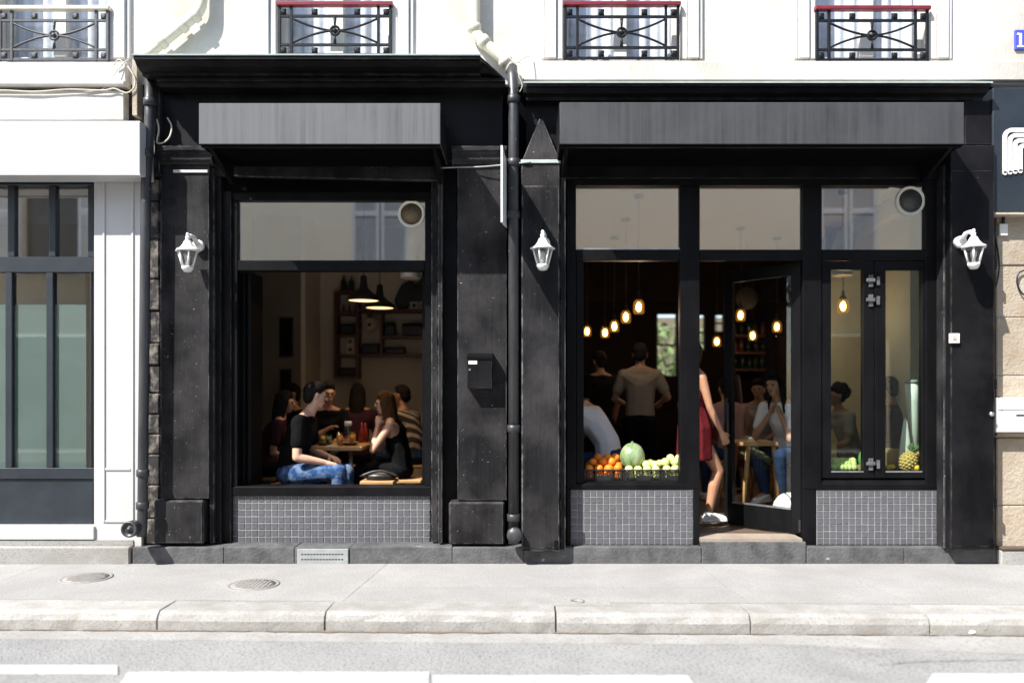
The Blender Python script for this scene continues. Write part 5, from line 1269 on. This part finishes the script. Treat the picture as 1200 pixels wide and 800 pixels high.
# ------------------------------------------------------------------ fruit
def crate(px0, px1, label):
    y0, y1 = .19, .52; x0, x1 = X(px0, y0), X(px1, y0); z = Z(565, .17) + .002; h_ = .105
    t = thing('fruit_crate', ((x0 + x1) / 2, (y0 + y1) / 2, z), label, 'crate', 'black plastic fruit crates')
    MB().box(x0, x1, y0, y1, z, z + .008).build('bottom', 'dark', t)
    MB().box(x0 - .004, x1 + .004, y0 - .004, y0 + .008, z + h_ - .012, z + h_).box(x0 - .004, x1 + .004, y1 - .008, y1 + .004, z + h_ - .012, z + h_).box(x0 - .004, x0 + .008, y0 + .009, y1 - .009, z + h_ - .012, z + h_).box(x1 - .008, x1 + .004, y0 + .009, y1 - .009, z + h_ - .012, z + h_).build('rim', 'dark', t, .002)
    mb = MB(); n = int((x1 - x0) / .024)
    for yy in (y0, y1 - .006):
        for i in range(n + 1):
            xx = x0 + (x1 - x0 - .006) * i / n; wide = i in (0, 1, n - 1, n)
            mb.box(xx, xx + (.014 if wide else .006), yy, yy + .005, z + .008, z + h_ - .012)
        mb.box(x0 + .001, x1 - .001, yy + .001, yy + .004, z + .03, z + .036); mb.box(x0 + .001, x1 - .001, yy + .001, yy + .004, z + .06, z + .066)
        mb.box((x0 + x1) / 2 - .06, (x0 + x1) / 2 + .06, yy - .002, yy + .003, z + .012, z + .055)
    for xx in (x0, x1 - .005):
        for i in range(9): yy = y0 + .02 + (y1 - y0 - .04) * i / 8; mb.box(xx, xx + .005, yy - .006, yy + .006, z + .008, z + h_ - .012)
    mb.build('lattice', 'dark', t)
    return x0, x1, y0, y1, z
def heap(spots, r, m, name, label, group, z0):
    me = None; rg = random.Random(len(spots) + int(r * 1e4))
    for px, row, yy in spots:
        z = z0 + r + .01 if row is None else Z(row, yy)
        if me is None:
            q = MB().ball((0, 0, 0), (r, r, r * .96), 16, 10).lathe([(.001, r * .94), (.005, r * .93), (.004, r * .98), (.001, r * .99)], (0, 0, 0), 6).build(name, m, None, 0, 1, (0, 0, 0)); me = q.data
        else: q = bpy.data.objects.new(name, me); COL.objects.link(q)
        k = rg.uniform(.93, 1.05); q.scale = (k, k, k * rg.uniform(.93, 1.05)); q.rotation_euler = (rg.uniform(-.9, .9), rg.uniform(-.9, .9), rg.uniform(0, 6))
        q.location = (X(px + rg.uniform(-.8, .8), yy), yy, z + rg.uniform(-.004, .004)); tag(q, label, name, group)
ca = crate(684.5, 731, 'black plastic crate heaped with oranges')
cb = crate(732.5, 776, 'black plastic crate of pale apples below the melon')
cc = crate(777.5, 803, 'small black plastic crate of pale apples against the door post')
heap([(690 + 11.4 * k, None, .237) for k in range(4)] + [(690 + 11.4 * k, 549, .237) for k in range(4)] + [(695 + 11 * k, 541.5, .315) for k in range(3)] + [(690.5 + 11 * k, 546, .395) for k in range(4)] + [(701 + 10.5 * k, 537, .40) for k in range(3)],
     .0405, 'orange', 'orange', 'orange heaped in the black crate by the fruit window', 'oranges in the crate', ca[4])
heap([(738 + 10.6 * k, None, .235) for k in range(4)] + [(737.5 + 10.6 * k, 550, .235) for k in range(4)] + [(757 + 10.5 * k, 544, .30) for k in range(2)] + [(752 + 10.5 * k, 543, .45) for k in range(3)],
     .0375, 'lime', 'apple', 'pale green apple in the crate below the melon', 'apples below the melon', cb[4])
heap([(782 + 10.4 * k, None, .235) for k in range(2)] + [(781 + 10.2 * k, 549, .235) for k in range(3)] + [(780 + 10 * k, 541.5, .305) for k in range(3)] + [(785 + 10.5 * k, 536.5, .375) for k in range(2)],
     .0375, 'lime', 'apple', 'pale green apple in the small crate against the door post', 'apples by the door post', cc[4])
ml = thing('melon', (X(741, .36), .36, Z(552, .36)), 'large pale striped green melon on top of the crates', 'melon')
mz = Z(535, .36)
MB().ball((X(741, .36), .36, mz), (.108, .108, .122), 24, 16).build('rind', 'melon', ml); MB().lathe([(.014, .117), (.008, .134), (.001, .136)], (X(741, .36), .36, mz), 8).build('stalk', 'leaf', ml)
# fruit behind the casements
zs = Z(553, .17) + .001; rg = random.Random(21)
for k in range(18):
    px = 977 + (k % 6) * 4.6 + rg.uniform(-.8, .8); yy = .235 + (k // 6) * .055; r_ = .031
    tag(MB().ball((X(px, yy), yy, zs + r_ + (k // 6) * .024), (r_, r_, r_), 12, 8).build('lime', 'lime'), 'pale green lime on the shelf behind the casement', 'lime', 'limes behind the casement')
for k in range(14):
    px = 1003 + (k % 5) * 2.6 + rg.uniform(-1, 1); yy = .24 + (k // 5) * .04; r_ = .014
    tag(MB().ball((X(px, yy), yy, zs + r_ + (k // 5) * .012), (r_ * 1.2, r_, r_), 10, 7).build('nut', 'nut'), 'brown nut in the little heap behind the casement', 'nut', 'nuts behind the casement')
tag(MB().ball((X(1013, .36), .36, zs + .09), (.052, .05, .09), 16, 12).build('mango', 'mango'), 'green mango standing behind the casement stile', 'mango')
tag(MB().box(X(973, .46), X(979.5, .46), .44, .5, zs, Z(519, .46)).build('wood_block', 'wood', None, .004), 'honey wood box end behind the limes', 'box')
tag(MB().box(X(1037, .5), X(1056, .5), .5, .6, zs, Z(526, .5)).build('wood_block', 'wood', None, .004), 'honey wood box behind the pineapple', 'box')
def pineapple(px, py, y, label, tilt, s=1.0):
    c = Vector((X(px, y), y, zs)); t = thing('pineapple', c, label, 'pineapple')
    mb = MB().ball((0, 0, .085), (.066, .066, .088), 18, 12)
    for i in range(9):
        for k in range(13):
            th = math.pi * (i + 1) / 10; a = 2 * math.pi * (k + .5 * (i % 2)) / 13
            p = (.064 * math.sin(th) * math.cos(a), .064 * math.sin(th) * math.sin(a), .085 - .086 * math.cos(th)); mb.ball(p, .0125 * (.5 + .5 * math.sin(th)) + .001, 6, 4)
    mb.v = [p * s for p in mb.v]; m_ = Matrix.Translation(c) @ Matrix.Rotation(tilt, 4, 'Y'); mb.v = [m_ @ p for p in mb.v]; mb.build('fruit', 'pineapple', t)
    mb = MB(); rg = random.Random(2)
    for k in range(26):
        a = k * 2.4; out = .15 + .9 * (1 - k / 26); L_ = .055 + .035 * (k / 26)
        d = Vector((math.cos(a) * out, math.sin(a) * out, 1)).normalized(); sd = d.cross(Vector((0, 0, 1))).normalized(); b = Vector((0, 0, .168)) + d * .006
        e = b + d * L_; md = b + d * L_ * .5 - Vector((0, 0, .0)) ; up = sd.cross(d).normalized() * .004
        mb.add([b - sd * .010, b + sd * .010, md + sd * .011 + up, e + Vector((math.cos(a), math.sin(a), -.3)) * .014, md - sd * .011 + up, md - up], [(0, 1, 2, 5), (0, 5, 4), (5, 2, 3), (4, 5, 3), (0, 4, 3, 2, 1)])
    mb.v = [m_ @ (p * s) for p in mb.v]; mb.build('leaf_crown', 'leaf', t)
pineapple(1060, 540, .27, 'whole pineapple with grey-green crown behind the casement', .35)
pineapple(1079, 535, .36, 'second pineapple half hidden by the casement frame', .1, .95)
for px, yy in ((1041, .25), (1045, .3), (1070.5, .24), (1075, .22), (1078.5, .25), (1073, .28)):
    tag(MB().ball((X(px, yy), yy, zs + .028), (.033, .027, .027), 12, 8).build('lemon', 'lemon'), 'yellow lemon beside the pineapples', 'lemon', 'lemons behind the casement')
wr_ = thing('paper_roll', (X(1066, .5), .5, zs), 'tall white paper roll with grey cap leaning behind the pineapple', 'paper roll')
MB().tube([P(1074, 552, .5), P(1069, 470, .5), P(1068, 449, .5)], [.03, .05, .052], 16).build('roll', 'stain_white', wr_)
MB().tube([P(1068, 449, .5), P(1068, 445, .5)], [.056, .05], 16).build('cap', 'zinc', wr_)
tag(MB().lathe([(.075, 0), (.05, .2), (.018, .42), (.001, .46)], (X(1061, .4), .4, zs), 18, 'z', 1, .5).build('paper_cone', 'paper'), 'bright white pointed paper cone behind the pineapple', 'paper cone')

# ------------------------------------------------------------------ the street's other side, as the panes mirror it
OY = -9.6
struct(sheet('opposite_pavement', 'pavement', [(-14, OY - .3), (14, OY - .3), (14, -6.0), (-14, -6.0)], -.01, thick=.1))
struct(sheet('opposite_kerb', 'kerb', [(-14, -5.999), (14, -5.999), (14, -5.7), (-14, -5.7)], -.008, thick=.12))
ob = thing('opposite_building', (0, OY - .2, 0), 'cream rendered house with white louvred shutters across the street', 'building')
wc = [-9.9, -6.55, -3.0, -.3, 6.85, 10.2]; oh = []
for cx in wc:
    for z0 in (3.9,): oh.append((cx - .6, cx + .6, z0, z0 + 2.1))
    oh.append((cx - .9, cx + .9, .2, 2.7))
wall_grid(-13, 13, -.1, 6.3, OY - .3, OY, oh).build('wall', 'cream_wall', ob)
MB().box(-13.1, 13.1, OY - .35, OY + .2, 6.3, 6.5).build('roof_cornice', 'white_trim', ob)
MB().box(-13, 13, OY + .002, OY + .08, 3.2, 3.4).build('string_course', 'white_trim', ob, .01)
for (a, b, c_, d_) in oh:
    if c_ < 1:
        g_ = MB().box(a + .06, b - .06, OY - .16, OY - .15, c_ + .06, d_ - .06).build('shop_window', 'ceramic', ob); continue
    wi = MB().box(a + .002, b - .002, OY - .2, OY - .18, c_, d_).build('window', 'ceramic', ob)
    cxm = (a + b) / 2
    closed = abs(cxm + 3.0) < .1 or abs(cxm - 6.85) < .1 or abs(cxm + 6.55) < .1
    for s_ in (-1, 1):
        if closed: q0, q1 = sorted((cxm + s_ * .015, cxm + s_ * .6)); yy = OY - .06
        else: q0, q1 = sorted((cxm + s_ * .62, cxm + s_ * 1.2)); yy = OY + .004
        f_ = MB().box(q0, q0 + .07, yy, yy + .045, c_, d_).box(q1 - .07, q1, yy, yy + .045, c_, d_)
        for zr_ in (c_, c_ + 1.3, d_ - .1): f_.box(q0 + .07, q1 - .07, yy + .002, yy + .043, zr_, zr_ + .1)
        for k in range(30):
            zz = c_ + .12 + k * .064
            if zz < d_ - .12 and not (c_ + 1.25 < zz < c_ + 1.4): f_.add([(q0 + .07, yy + .01, zz + .05), (q1 - .07, yy + .01, zz + .05), (q1 - .07, yy + .04, zz), (q0 + .07, yy + .04, zz)], [(0, 1, 2, 3)])
        f_.build('shutter', 'shutter', ob)
    MB().box(a - .06, b + .06, OY + .002, OY + .1, c_ - .1, c_ - .003).build('sill', 'white_trim', ob, .006)
